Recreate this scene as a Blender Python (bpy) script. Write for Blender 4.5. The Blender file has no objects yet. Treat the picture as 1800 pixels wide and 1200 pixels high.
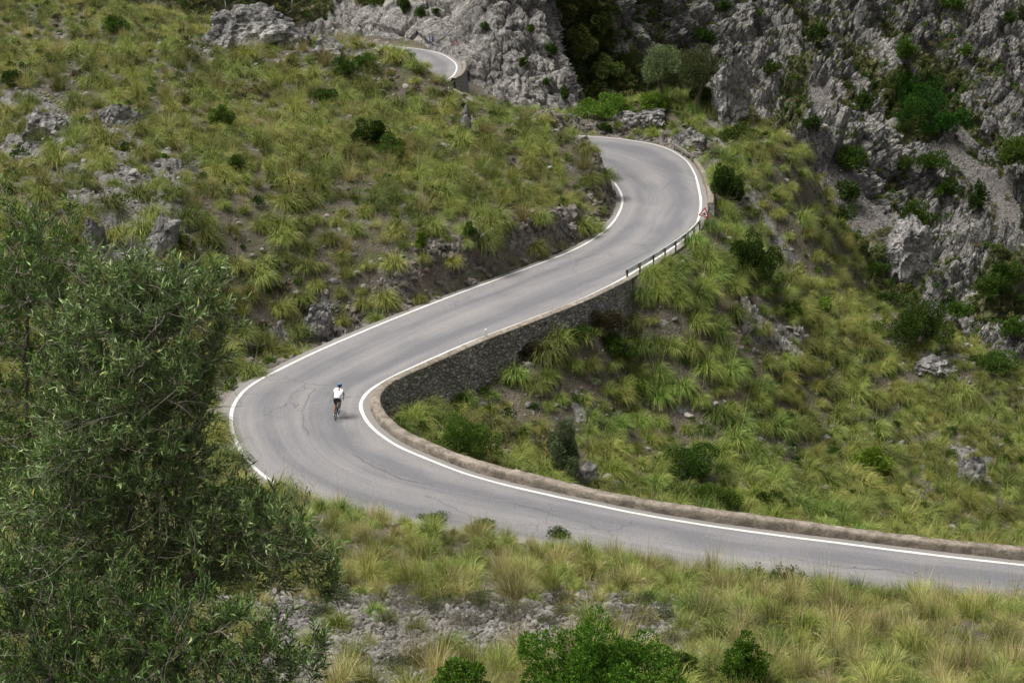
import bpy, bmesh, math, random
import numpy as np
from mathutils import Vector, Matrix, Euler
from mathutils.kdtree import KDTree
rng = np.random.default_rng(7); random.seed(7)
SC = bpy.context.scene
COL = SC.collection
R = math.radians

# ------------------------------------------------------------------ camera
FOC = 2600.0; PITCH = R(15.5); CAMZ = 24.3
def ray(px, py):
    X = (px-900)/FOC; Z = (600-py)/FOC
    return np.array([X, math.cos(PITCH)+Z*math.sin(PITCH), -math.sin(PITCH)+Z*math.cos(PITCH)])
def at_z(px, py, z):
    d = ray(px, py); return np.array([0, 0, CAMZ]) + d*((z-CAMZ)/d[2])
def at_d(px, py, dist):                       # dist measured along +Y
    d = ray(px, py); return np.array([0, 0, CAMZ]) + d*(dist/d[1])
def project(P):
    P = np.asarray(P, float); x = P[..., 0]; y = P[..., 1]; z = P[..., 2]-CAMZ
    f = y*math.cos(PITCH) - z*math.sin(PITCH); u = y*math.sin(PITCH) + z*math.cos(PITCH)
    f = np.where(f < 0.1, 0.1, f)
    return 900+FOC*x/f, 600-FOC*u/f, f
cam = bpy.data.cameras.new('camera'); camo = bpy.data.objects.new('camera', cam); COL.objects.link(camo)
cam.sensor_width = 36; cam.lens = 36*FOC/1800; cam.clip_end = 3000; cam.clip_start = 0.1
camo.location = (0, 0, CAMZ); camo.rotation_euler = (math.pi/2-PITCH, 0, 0); SC.camera = camo

# ------------------------------------------------------------------ light
w = bpy.data.worlds.new('World'); SC.world = w; w.use_nodes = True
nt = w.node_tree; bg = nt.nodes['Background']; sky = nt.nodes.new('ShaderNodeTexSky')
SUN_EL, SUN_AZ = R(64), R(268)                # azimuth clockwise from +Y
sky.sky_type = 'NISHITA'; sky.sun_disc = False; sky.sun_elevation = SUN_EL; sky.sun_rotation = SUN_AZ
sky.air_density = 1.0; sky.dust_density = 6.0; sky.ozone_density = 1.0
hsv = nt.nodes.new('ShaderNodeHueSaturation'); hsv.inputs['Saturation'].default_value = 0.15   # clouded over: nearly colourless
nt.links.new(sky.outputs[0], hsv.inputs['Color']); nt.links.new(hsv.outputs[0], bg.inputs[0])
bg.inputs[1].default_value = 0.052
sun = bpy.data.lights.new('sun', 'SUN'); suno = bpy.data.objects.new('sun', sun); COL.objects.link(suno)
sun.energy = 1.5; sun.angle = R(20); sun.color = (1, .97, .92)
sd = Vector((math.sin(SUN_AZ)*math.cos(SUN_EL), math.cos(SUN_AZ)*math.cos(SUN_EL), math.sin(SUN_EL)))
suno.rotation_euler = (-sd).to_track_quat('-Z', 'Y').to_euler(); suno.location = (0, -20, 80)
SC.view_settings.view_transform = 'Standard'; SC.view_settings.look = 'None'
SC.view_settings.exposure = 1.45; SC.view_settings.gamma = 1.0
SC.cycles.max_bounces = 5; SC.cycles.diffuse_bounces = 3; SC.cycles.glossy_bounces = 2
SC.cycles.transmission_bounces = 3; SC.cycles.transparent_max_bounces = 4
SC.cycles.use_adaptive_sampling = True; SC.cycles.adaptive_threshold = 0.02

# ------------------------------------------------------------------ noise
_perm = rng.permutation(256); _perm = np.concatenate([_perm, _perm, _perm]).astype(np.int32)
_g = rng.normal(size=(256, 3)).astype(np.float32); _g /= np.linalg.norm(_g, axis=1)[:, None]
def perlin(P):
    P = np.asarray(P, np.float32); i = np.floor(P).astype(np.int32); f = P-i; i &= 255
    u = f*f*f*(f*(f*6-15)+10); out = 0
    for dx in (0, 1):
        for dy in (0, 1):
            for dz in (0, 1):
                h = _perm[_perm[_perm[i[:, 0]+dx]+i[:, 1]+dy]+i[:, 2]+dz]
                g = _g[h]
                d = g[:, 0]*(f[:, 0]-dx)+g[:, 1]*(f[:, 1]-dy)+g[:, 2]*(f[:, 2]-dz)
                wx = u[:, 0] if dx else 1-u[:, 0]; wy = u[:, 1] if dy else 1-u[:, 1]; wz = u[:, 2] if dz else 1-u[:, 2]
                out = out + d*wx*wy*wz
    return out*1.5
def fbm(P, octaves=4, lac=2.1, gain=.5):
    s = 0; a = 1.0; t = 0; P = np.asarray(P, np.float32)
    for o in range(octaves):
        s = s + a*perlin(P+o*17.3); t += a; a *= gain; P = P*lac
    return s/t
def ridged(P, octaves=5, lac=2.1, gain=.55):
    s = 0; a = 1.0; t = 0; P = np.asarray(P, np.float32); prev = 1
    for o in range(octaves):
        n = 1-np.abs(perlin(P+o*11.7))*1.6; n = n*np.abs(n); s = s + a*n*prev; prev = np.clip(n, 0.25, 1); t += a; a *= gain; P = P*lac
    return s/t
def cells(P):                                   # F1 cellular distance and id, for blocky rock
    P = np.asarray(P, np.float32); i = np.floor(P).astype(np.int32); f = P-i
    best = np.full(len(P), 9., np.float32); sec = best.copy(); idv = np.zeros(len(P), np.float32)
    for dx in (-1, 0, 1):
        for dy in (-1, 0, 1):
            for dz in (-1, 0, 1):
                j = (i+[dx, dy, dz]) & 255
                h = _perm[_perm[_perm[j[:, 0]]+j[:, 1]]+j[:, 2]]
                o = np.stack([h/255., _perm[h+31]/255., _perm[h+87]/255.], 1)
                d = np.linalg.norm(o+[dx, dy, dz]-f, axis=1)
                c = d < best; sec = np.where(c, best, np.minimum(sec, d)); idv = np.where(c, _perm[h+3]/255., idv); best = np.where(c, d, best)
    return best, sec, idv
def sstep(a, b, x):
    t = np.clip((x-a)/(b-a), 0, 1); return t*t*(3-2*t)
def inpoly(px, py, poly):
    poly = np.asarray(poly, float); r = np.zeros(np.shape(px), bool); n = len(poly)
    for k in range(n):
        x1, y1 = poly[k]; x2, y2 = poly[(k+1) % n]
        if y1 == y2: continue
        c = ((y1 > py) != (y2 > py)) & (px < (x2-x1)*(py-y1)/(y2-y1)+x1); r ^= c
    return r

# ------------------------------------------------------------------ mesh + object helpers
def mesh_np(name, V, F, mats=(), smooth=True, matidx=None):
    me = bpy.data.meshes.new(name); V = np.asarray(V, np.float32); F = np.asarray(F, np.int32); k = F.shape[1]
    me.vertices.add(len(V)); me.vertices.foreach_set('co', V.ravel())
    me.loops.add(F.size); me.loops.foreach_set('vertex_index', F.ravel())
    me.polygons.add(len(F)); me.polygons.foreach_set('loop_start', np.arange(0, F.size, k, dtype=np.int32))
    me.polygons.foreach_set('loop_total', np.full(len(F), k, np.int32))
    if matidx is not None: me.polygons.foreach_set('material_index', np.asarray(matidx, np.int32))
    me.polygons.foreach_set('use_smooth', np.full(len(F), smooth, bool))
    for m in mats: me.materials.append(m)
    me.update(calc_edges=True); me.validate(); return me
def fattr(me, name, a):
    at = me.attributes.new(name, 'FLOAT', 'POINT'); at.data.foreach_set('value', np.asarray(a, np.float32).ravel())
def cattr(me, name, c):
    c = np.asarray(c, np.float32)
    if c.shape[1] == 3: c = np.concatenate([c, np.ones((len(c), 1), np.float32)], 1)
    at = me.attributes.new(name, 'FLOAT_COLOR', 'POINT'); at.data.foreach_set('color', c.ravel())
def grid_faces(nr, nc):
    i = np.arange(nr*nc).reshape(nr, nc)
    return np.stack([i[:-1, :-1].ravel(), i[:-1, 1:].ravel(), i[1:, 1:].ravel(), i[1:, :-1].ravel()], 1)
def obj(name, me, parent=None):
    o = bpy.data.objects.new(name, me); COL.objects.link(o)
    if parent is not None: o.parent = parent
    return o
def tag(o, label=None, cat=None, group=None, kind=None):
    if label: o['label'] = label
    if cat: o['category'] = cat
    if group: o['group'] = group
    if kind: o['kind'] = kind
    return o
def thing(name, label, cat, loc=(0, 0, 0), rz=0, group=None):
    o = obj(name, None); o.location = loc; o.rotation_euler = (0, 0, rz); return tag(o, label, cat, group)
class MB:                                        # collects shapes, links them as one mesh
    def __init__(s): s.v = []; s.f = []
    def add(s, V, F):
        n = len(s.v); s.v += [tuple(map(float, p)) for p in V]; s.f += [tuple(int(a)+n for a in q) for q in F]
    def box(s, c, d, M=None):
        V = [Vector((c[0]+d[0]*x/2, c[1]+d[1]*y/2, c[2]+d[2]*z/2)) for x in (-1, 1) for y in (-1, 1) for z in (-1, 1)]
        if M is not None: V = [M @ p for p in V]
        s.add(V, [(0, 1, 3, 2), (4, 6, 7, 5), (0, 4, 5, 1), (2, 3, 7, 6), (0, 2, 6, 4), (1, 5, 7, 3)])
    def tube(s, pts, r, n=8, cap=True):
        pts = [Vector(p) for p in pts]; rs = r if hasattr(r, '__len__') else [r]*len(pts); rings = []; V = []; F = []
        t0 = (pts[1]-pts[0]).normalized(); a = t0.orthogonal().normalized()
        for k, p in enumerate(pts):
            t = (pts[min(k+1, len(pts)-1)]-pts[max(k-1, 0)]).normalized(); a = (a-t*a.dot(t)).normalized(); b = t.cross(a)
            V += [p+(a*math.cos(2*math.pi*q/n)+b*math.sin(2*math.pi*q/n))*rs[k] for q in range(n)]
        for k in range(len(pts)-1):
            for q in range(n): F.append((k*n+q, k*n+(q+1) % n, (k+1)*n+(q+1) % n, (k+1)*n+q))
        if cap: F.append(tuple(range(n-1, -1, -1))); F.append(tuple(range((len(pts)-1)*n, len(pts)*n)))
        s.add(V, F)
    def torus(s, c, R0, r, axis, n=28, m=8):
        ax = Vector(axis).normalized(); a = ax.orthogonal().normalized(); b = ax.cross(a); V = []; F = []
        for i in range(n):
            d = a*math.cos(2*math.pi*i/n)+b*math.sin(2*math.pi*i/n)
            for j in range(m): V.append(Vector(c)+d*(R0+r*math.cos(2*math.pi*j/m))+ax*(r*math.sin(2*math.pi*j/m)))
        for i in range(n):
            for j in range(m): F.append((i*m+j, ((i+1) % n)*m+j, ((i+1) % n)*m+(j+1) % m, i*m+(j+1) % m))
        s.add(V, F)
    def prism(s, poly, d):                       # poly: list of Vector (planar), d: extrusion Vector
        n = len(poly); V = [Vector(p) for p in poly]+[Vector(p)+Vector(d) for p in poly]
        s.add(V, [tuple(range(n-1, -1, -1)), tuple(range(n, 2*n))]+[(k, (k+1) % n, n+(k+1) % n, n+k) for k in range(n)])
    def mesh(s, name, mats=(), smooth=False):
        me = bpy.data.meshes.new(name); me.from_pydata(s.v, [], s.f)
        bm = bmesh.new(); bm.from_mesh(me); bmesh.ops.recalc_face_normals(bm, faces=bm.faces); bm.to_mesh(me); bm.free()
        for m in (mats if isinstance(mats, (list, tuple)) else [mats]): me.materials.append(m)
        if smooth: me.polygons.foreach_set('use_smooth', [True]*len(me.polygons))
        me.update(); return me
    def build(s, name, mat, parent=None, smooth=False): return obj(name, s.mesh(name, mat, smooth), parent)

# ------------------------------------------------------------------ materials
class NT:
    def __init__(s, name, rough=.9):
        s.m = bpy.data.materials.new(name); s.m.use_nodes = True; s.t = s.m.node_tree; s.b = s.t.nodes['Principled BSDF']
        s.b.inputs['Roughness'].default_value = rough; s.b.inputs['Specular IOR Level'].default_value = .25
    def n(s, typ, **kw):
        n = s.t.nodes.new(typ)
        for k, v in kw.items(): setattr(n, k, v)
        return n
    def put(s, sock, v):
        if isinstance(v, bpy.types.NodeSocket): s.t.links.new(v, sock)
        elif isinstance(v, (tuple, list)) and len(v) == 3 and sock.type == 'RGBA': sock.default_value = (*v, 1)
        else: sock.default_value = v
    def attr(s, name, out='Fac'): n = s.n('ShaderNodeAttribute', attribute_name=name); return n.outputs[out]
    def coord(s, kind='Object'): return s.n('ShaderNodeTexCoord').outputs[kind]
    def map(s, vec, scale=(1, 1, 1), rot=(0, 0, 0)):
        n = s.n('ShaderNodeMapping'); s.put(n.inputs['Vector'], vec); n.inputs['Scale'].default_value = scale; n.inputs['Rotation'].default_value = rot; return n.outputs[0]
    def noise(s, vec, scale=1, detail=4, rough=.55, out='Fac', dist=0):
        n = s.n('ShaderNodeTexNoise'); s.put(n.inputs['Vector'], vec); n.inputs['Scale'].default_value = scale
        n.inputs['Detail'].default_value = detail; n.inputs['Roughness'].default_value = rough; n.inputs['Distortion'].default_value = dist; return n.outputs[out]
    def vor(s, vec, scale=1, feature='F1', out='Distance', rnd=1):
        n = s.n('ShaderNodeTexVoronoi', feature=feature); s.put(n.inputs['Vector'], vec); n.inputs['Scale'].default_value = scale
        n.inputs['Randomness'].default_value = rnd; return n.outputs[out]
    def ramp(s, fac, stops, interp='LINEAR'):
        n = s.n('ShaderNodeValToRGB'); s.put(n.inputs[0], fac); cr = n.color_ramp; cr.interpolation = interp
        while len(cr.elements) < len(stops): cr.elements.new(.5)
        for e, (p, c) in zip(cr.elements, stops):
            e.position = p; e.color = (c, c, c, 1) if not hasattr(c, '__len__') else (*c, 1)
        return n.outputs[0]
    def mix(s, fac, a, b, mode='MIX'):
        n = s.n('ShaderNodeMix', data_type='RGBA', blend_type=mode); s.put(n.inputs[0], fac); s.put(n.inputs[6], a); s.put(n.inputs[7], b); return n.outputs[2]
    def math(s, op, a, b=0.0, c=0.0, clamp=False):
        n = s.n('ShaderNodeMath', operation=op, use_clamp=clamp); s.put(n.inputs[0], a); s.put(n.inputs[1], b); s.put(n.inputs[2], c); return n.outputs[0]
    def bump(s, h, dist=.05, strength=1.0, prev=None):
        n = s.n('ShaderNodeBump'); s.put(n.inputs['Height'], h); n.inputs['Distance'].default_value = dist; n.inputs['Strength'].default_value = strength
        if prev is not None: s.put(n.inputs['Normal'], prev)
        return n.outputs[0]
    def fin(s, col=None, normal=None, rough=None):
        if col is not None: s.put(s.b.inputs['Base Color'], col)
        if normal is not None: s.put(s.b.inputs['Normal'], normal)
        if rough is not None: s.put(s.b.inputs['Roughness'], rough)
        return s.m
def plain(name, col, rough=.6, metal=0, var=.15, sc=30):
    t = NT(name, rough); t.b.inputs['Metallic'].default_value = metal
    n = t.noise(t.coord(), sc, 3)
    c = t.mix(t.math('MULTIPLY', n, 1.0), tuple(a*(1-var) for a in col), tuple(min(1, a*(1+var)) for a in col)); return t.fin(c)
def leaf_mat(name, rough=.6, trans=.3, var=.35, hue=.03, spec=.3):
    t = NT(name, rough); t.b.inputs['Specular IOR Level'].default_value = spec
    c = t.attr('col', 'Color'); rnd = t.n('ShaderNodeObjectInfo').outputs['Random']
    h = t.n('ShaderNodeHueSaturation'); t.put(h.inputs['Color'], c)
    t.put(h.inputs['Hue'], t.math('MULTIPLY_ADD', rnd, hue*2, .5-hue)); r2 = t.math('FRACT', t.math('MULTIPLY', rnd, 7.31))
    t.put(h.inputs['Value'], t.math('MULTIPLY_ADD', r2, var*2, 1-var)); c = h.outputs[0]
    t.put(t.b.inputs['Base Color'], c)
    tr = t.n('ShaderNodeBsdfTranslucent'); t.put(tr.inputs['Color'], c); mx = t.n('ShaderNodeMixShader'); mx.inputs[0].default_value = trans
    t.t.links.new(t.b.outputs[0], mx.inputs[1]); t.t.links.new(tr.outputs[0], mx.inputs[2])
    t.t.links.new(mx.outputs[0], t.t.nodes['Material Output'].inputs['Surface']); return t.m
# ------------------------------------------------------------------ the road: edge lines traced, laid on its gradient
PAIRS = [(2500,1125,2500,1060,-3.0),(2150,1110,2150,1025,-2.2),(1800,1092,1800,993,-1.5),(1500,1060,1500,957.5,-1.2),(1200,1018,1200,917,-1),(900,960,960,869,-.7),(740,932,830,836,-.5),(600,900,745,804,-.3),(500,860,690,779,-.2),(440,815,655,752,-.1),(412,768,639,730,0),(406,733,634,712,.1),(415,704,640,697,.2),(440,678,655,682,.3),(490,650,690,662,.4),(570,612,745,637,.6),(680,565,830,600,.9),(790,522,930,562,1.3),(880,489,1010,531,1.6),(950,463,1070,503,1.9),(1005,441,1135,466,2.2),(1045,419,1180,437,2.5),(1075,394,1210,413,2.75),(1090,370,1226,390,3),(1094,352,1232,360,3.2),(1090,337,1229,335,3.5),(1080,322,1220,303,3.9),(1066,312,1200,277,4.4),(1045,298,1160,257,4.9),(1020,287,1100,246,5.3),(990,279,1040,240,5.6)]
Lk = [at_z(a, b, z) for a, b, c, d, z in PAIRS]; Rk = [at_z(c, d, z) for a, b, c, d, z in PAIRS]
cont = [(1.5,133.6,6.0,10),(-3.2,137.5,6.4,7.5),(-5.8,145,6.8,6.5),(-7.6,153,7.3,6.5),(-9.6,160,7.7,6.6)]
top = [(775,147),(795,135),(803,120),(797,108),(775,95),(740,87),(690,82)]
def cdir(P, k): a = P[max(k-1, 0)]; b = P[min(k+1, len(P)-1)]; d = np.array(b[:2])-np.array(a[:2]); return d/np.linalg.norm(d)
cp = [(6, 132.8)]+[c[:2] for c in cont]+[(-11.2, 168)]
for k, c in enumerate(cont):
    d = cdir(cp, k+1); n = np.array([d[1], -d[0]]); m = np.array(c[:2])
    Lk.append(np.array([*(m-n*c[3]/2), c[2]])); Rk.append(np.array([*(m+n*c[3]/2), c[2]]))
tp = [at_z(x, y, 8) for x, y in top]+[np.array([-27, 224, 8.1]), np.array([-45, 226, 8.4]), np.array([-70, 224, 9])]
for k, p in enumerate(tp):
    d = cdir(tp, k); n = np.array([d[1], -d[0]])
    Rk.append(p); Lk.append(np.array([*(p[:2]-n*6.6), p[2]]))
Lk = np.array(Lk); Rk = np.array(Rk)
def catmull(P, n):
    P = np.asarray(P); out = []
    Q = np.concatenate([[2*P[0]-P[1]], P, [2*P[-1]-P[-2]]])
    for k in range(1, len(Q)-2):
        t = np.linspace(0, 1, n, endpoint=False)[:, None]; a, b, c, d = Q[k-1], Q[k], Q[k+1], Q[k+2]
        out.append(.5*((2*b)+(c-a)*t+(2*a-5*b+4*c-d)*t*t+(3*b-a-3*c+d)*t**3))
    out.append(P[-1:]); return np.concatenate(out)
NS = 24
Ls = catmull(Lk, NS); Rs = catmull(Rk, NS)
def smooth(P, it=8):
    P = P.copy()
    for _ in range(it): P[1:-1] = .25*P[:-2]+.5*P[1:-1]+.25*P[2:]
    return P
Ls = smooth(Ls, 30); Rs = smooth(Rs, 30)
KI = lambda k: k*NS                                   # station index of key k
C = (Ls+Rs)/2; W = np.linalg.norm((Rs-Ls)[:, :2], axis=1); NRM = (Rs-Ls)[:, :2]/W[:, None]
S = np.concatenate([[0], np.cumsum(np.linalg.norm(np.diff(C[:, :2], axis=0), axis=1))])

# ------------------------------------------------------------------ heightfield: a thin-plate surface through surveyed points, the road cut into it
CP = []
def ip(px, py, d): CP.append(at_d(px, py, d))
def wp(x, y, z): CP.append(np.array([x, y, z], float))
# near slope under the camera, falling to the lower leg
for x in (-30, -15, 0, 15, 30): wp(x, 34, 5.05+(.12*max(0, -x-6)))
for x in (-12, 0, 12): wp(x, 20, 9.6); wp(x*.8, 8, 16.4); wp(x*.7, 0, 22.4); wp(x, -6, 24.5)
for x in (-22, -8, 8, 22, 34): wp(x, 45, 2.3+(.15*max(0, -x-8)))
for x, y, z in ((0, 56.3, .35), (9, 53.8, .0), (20, 51, -.5), (30, 50.2, -1.2), (-8, 59.2, .7), (-11.5, 61.8, .35)): wp(x, y, z)
for x, y, z in ((-17.5, 68, .9), (-18, 74, 1.1), (-26, 70, 4), (-40, 70, 9), (-30, 52, 6), (-22, 60, 2.2), (-50, 90, 13), (-55, 60, 15)): wp(x, y, z)
# hollow below the stone wall
for p in ((700,765,72.5),(730,752,74.5),(800,705,81.2),(900,645,85),(960,602,87.1),(1040,560,90.7),(1000,855,76),(1400,905,80),(1800,962,86),(1400,700,98),(1100,700,89),(1100,610,93.5),(1250,490,107),(1600,720,102),(1700,820,95),(1230,800,86),
          (1300,420,114),(1400,480,117),(1480,520,118),(1560,552,118),(1680,600,115),(1800,672,112),(1950,760,108),(1330,330,124),(1390,245,140),(1400,300,131),(1420,400,121)): ip(*p)
for x, y, z in ((7.6, 65.5, -3.6), (20, 63, -5.5), (0, 69, -3.4), (30, 62, -7), (45, 75, -15), (32, 68, -9)): wp(x, y, z)
for k_ in range(19*NS+12, 23*NS, 12):
    for d_, dz_ in ((1.3, .45), (3.2, 1.75)): q_ = Rs[k_]; wp(q_[0]+NRM[k_][0]*d_, q_[1]+NRM[k_][1]*d_, q_[2]-dz_)
# beyond the ridge the ground falls into the valley
for x, y, z in ((30, 128, -14), (45, 128, -26), (60, 118, -32), (36, 150, -12), (42, 172, -26), (24, 176, -6), (55, 100, -24), (12, 180, 1), (22, 200, -12), (45, 210, -30), (2, 205, 2), (14, 225, -6), (70, 150, -38), (80, 230, -45)): wp(x, y, z)
# hillside above the upper leg
for p in ((490,640,84),(570,590,88.5),(680,545,92),(680,490,92.3),(790,440,96.5),(870,400,101),(950,378,105),(1000,365,108.5),(1045,385,112),(1040,340,115),(1062,330,117.5),
          (600,540,90),(500,400,95),(300,400,90),(100,400,86),(700,300,107.5),(900,300,113),(400,250,108),(100,250,104),(500,100,134),(200,116,128),(0,122,124),(700,165,129),(800,176,128.5),(850,188,128.5),(650,87,141),(700,101,134),(745,141,131),(775,161,129.5),(900,180,131),(1000,205,127),(1045,255,122.5),(1060,300,118.5),
          (400,74,140),(150,88,136),(-100,104,130),(-150,300,100),(-250,200,115)): ip(*p)
for x, y, z in ((-24, 150, 13.5), (-22, 163, 12), (-30, 175, 12.5), (-45, 160, 17), (-50, 185, 15), (-20, 180, 9.5), (-32, 200, 10), (-70, 130, 22), (-75, 180, 20), (-45, 214, 9.5)): wp(x, y, z)
# knoll behind the bend
for p in ((1060,212,146.5),(1100,200,147),(1150,205,147),(1205,215,144),(1100,187,153),(1200,175,153),(1300,190,148),(1250,240,143),(1290,280,134),(1150,235,146),(1020,200,152),(1340,240,142)): ip(*p)
for x, y, z in ((14, 162, 6.2), (20, 158, 7), (5, 160, 4.6), (0, 152, 5.2), (0, 168, 2), (-1, 190, 0), (-25, 233, 8.2), (-3, 215, 3), (-10, 222, 8), (-50, 236, 9)): wp(x, y, z)
CP = np.array(CP)
class TPS:
    def __init__(s, P, z, lam=.02):
        s.P = P/50; n = len(P); d = np.linalg.norm(s.P[:, None]-s.P[None], axis=2); K = s.k(d)+lam*np.eye(n)
        A = np.zeros((n+3, n+3)); A[:n, :n] = K; A[:n, n] = 1; A[:n, n+1:] = s.P; A[n, :n] = 1; A[n+1:, :n] = s.P.T
        s.w = np.linalg.solve(A, np.concatenate([z, [0, 0, 0]]))
    @staticmethod
    def k(d): return np.where(d > 1e-9, d*d*np.log(np.maximum(d, 1e-9)), 0)
    def __call__(s, X):
        out = np.empty(len(X)); n = len(s.P)
        for i in range(0, len(X), 20000):
            q = X[i:i+20000]/50; d = np.sqrt(((q[:, None]-s.P[None])**2).sum(2)); out[i:i+20000] = s.k(d)@s.w[:n]+s.w[n]+q@s.w[n+1:]
        return out
tps = TPS(CP[:, :2], CP[:, 2], .0004)
GX0, GX1, GY0, GY1, GS = -130., 130., -10., 262., .5
gx = np.arange(GX0, GX1+.01, GS); gy = np.arange(GY0, GY1+.01, GS); XX, YY = np.meshgrid(gx, gy)
G = np.stack([XX.ravel(), YY.ravel()], 1)
HF = tps(G)
# distance to the road's edge lines for every raster node
def near(P):
    sub = np.arange(0, len(P), 3); i_ = np.zeros(len(G), np.int32); d_ = np.zeros(len(G))
    for i in range(0, len(G), 5000):
        q = G[i:i+5000]; d = ((q[:, None]-P[sub][None, :, :2])**2).sum(2); k = d.argmin(1); i_[i:i+5000] = sub[k]; d_[i:i+5000] = np.sqrt(d[np.arange(len(q)), k])
    return i_, d_
iL, dL = near(Ls); iR, dR = near(Rs)
RIGHT = dR < dL; NST = np.where(RIGHT, iR, iL); st = NST
INS = inpoly(G[:, 0], G[:, 1], np.concatenate([Ls[::4, :2], Rs[::-4, :2]])); EDG = np.where(INS, -1, 1)*np.minimum(dL, dR)
K_ = lambda a: a*NS
has_wall = RIGHT & (st >= K_(0)) & (st < K_(19)+12)
rail_part = RIGHT & (st >= K_(19)+12) & (st < K_(26)+6)
sh = np.where(has_wall, .45, np.where(rail_part, .55, np.where(RIGHT, 1.6, .75))).astype(float)
bw = np.where(has_wall, .4, np.where(rail_part, .9, np.where(RIGHT, 1.2, 1.1))).astype(float)
apron = (~RIGHT) & (st > K_(8)) & (st < K_(15)); sh = np.where(apron, .75+1.0*np.sin(np.clip((st-K_(8))/(K_(15)-K_(8)), 0, 1)*math.pi), sh)
low = (~RIGHT) & (st < K_(9)); sh = np.where(low, .7, sh); bw = np.where(low, 1.5, bw)
toproad = st > K_(35); sh = np.where(toproad & RIGHT, .9, sh); bw = np.where(toproad & RIGHT, 1.0, bw)
WR = 1-sstep(sh, sh+bw, EDG)                           # 1 on the road bench
RZ = np.where(RIGHT, Rs[NST][:, 2], Ls[NST][:, 2])
SURF = np.concatenate([(Ls+(Rs-Ls)*u)[::2] for u in np.linspace(0, 1, 9)])
for i_ in np.array_split(np.nonzero(EDG < 0)[0], 40):
    d_ = ((G[i_][:, None]-SURF[None, :, :2])**2).sum(2); RZ[i_] = SURF[d_.argmin(1), 2]-.05
APR = (apron & (EDG < 2.2)).astype(float).reshape(XX.shape)
H0 = (HF*(1-WR)+(RZ-.12)*WR).reshape(XX.shape); WRg = WR.reshape(XX.shape); EDGg = EDG.reshape(XX.shape); SIDE = np.where(RIGHT, 1., -1.).reshape(XX.shape); STg = NST.reshape(XX.shape)
def samp(A, x, y):
    u = np.clip((x-GX0)/GS, 0, len(gx)-1.001); v = np.clip((y-GY0)/GS, 0, len(gy)-1.001); i = u.astype(int); j = v.astype(int); u = u-i; v = v-j
    return A[j, i]*(1-u)*(1-v)+A[j, i+1]*u*(1-v)+A[j+1, i]*(1-u)*v+A[j+1, i+1]*u*v
# where bare rock shows: drawn as areas of the hillside, kept as a map over the ground
ROCKPOLY = [[(0,160),(60,150),(110,200),(170,225),(260,240),(330,290),(320,340),(230,340),(120,310),(0,300)],
            [(190,340),(310,340),(340,400),(345,500),(220,480),(190,420)], [(140,330),(190,330),(190,480),(150,480)],
            [(260,470),(330,470),(335,560),(270,560)], [(560,60),(640,70),(650,130),(590,140)], [(330,90),(380,90),(380,130),(330,130)],
            [(540,520),(590,520),(590,600),(540,600)],[(470,560),(510,560),(510,640),(470,640)],[(1300,560),(1420,570),(1420,600),(1300,600)],
            [(1600,600),(1680,610),(1690,650),(1600,640)],[(1660,780),(1730,800),(1740,860),(1680,860)],[(800,190),(830,190),(835,250),(805,250)]]
SCREEPOLY = [[(500,1060),(700,1055),(900,1080),(1000,1100),(900,1140),(740,1160),(600,1200),(480,1200)],[(850,1090),(1000,1110),(1300,1140),(1250,1180),(900,1150)]]
SOILPOLY = [[(1250,470),(1290,520),(1330,600),(1300,690),(1270,650),(1250,560)],[(1120,700),(1160,700),(1165,800),(1120,790)],[(870,700),(900,700),(905,800),(875,800)],[(1270,660),(1310,660),(1330,800),(1280,800)]]
PXg, PYg, _f = project(np.stack([XX, YY, H0], 2))
def polymap(polys):
    m = np.zeros(XX.shape)
    for p in polys: m = np.maximum(m, inpoly(PXg, PYg, p).astype(float))
    for _ in range(3):
        m[1:-1, 1:-1] = (m[:-2, 1:-1]+m[2:, 1:-1]+m[1:-1, :-2]+m[1:-1, 2:]+2*m[1:-1, 1:-1])/6
    return m
ROCKm = polymap(ROCKPOLY); SCREEm = polymap(SCREEPOLY); SOILm = polymap(SOILPOLY)
# cut bank: the strip just above the road bench on its left side, and behind the second bend
BANK = ((SIDE < 0) & (STg > K_(14)) & (STg < K_(28)) | (SIDE > 0) & (STg > K_(27)) & (STg < K_(32)))*sstep(.7, 1.0, EDGg)*(1-sstep(np.where(SIDE > 0, 4.6, 2.1), np.where(SIDE > 0, 6.2, 3.2), EDGg))
SLABm = polymap([[(1300,300),(1345,360),(1420,480),(1400,520),(1330,430),(1290,380),(1265,330)],[(1230,200),(1330,240),(1300,300),(1225,285)]])*.7
def ground(x, y, detail=True):
    h = samp(H0, x, y)
    if not detail: return h
    wr = samp(WRg, x, y); free = 1-sstep(0, .6, wr); P = np.stack([x, y, np.zeros_like(x)], 1)
    rk = np.clip(samp(ROCKm, x, y)+samp(SLABm, x, y), 0, 1); bk = samp(BANK, x, y)
    n = .30*fbm(P*.16, 3)+.16*fbm(P*.55, 3)+.05*fbm(P*2.1, 2)
    d, s2, idv = cells(np.stack([x*.9+.3*y, y*.45-.2*x, h*.9], 1)); d2, s3, id2 = cells(np.stack([x*2.3+.5*y, y*1.5-.6*x, h*2], 1))
    crag = (.7*ridged(P*.28, 4)+.5*(idv-.5)+.25*(id2-.5)-.2)
    bank = (.55*(idv-.4)+.4*(id2-.4)+.35*fbm(np.stack([x, y, h*1.5], 1)*.8, 3))
    return h+free*(n+rk*crag*.85+bk*bank*1.15)
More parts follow.
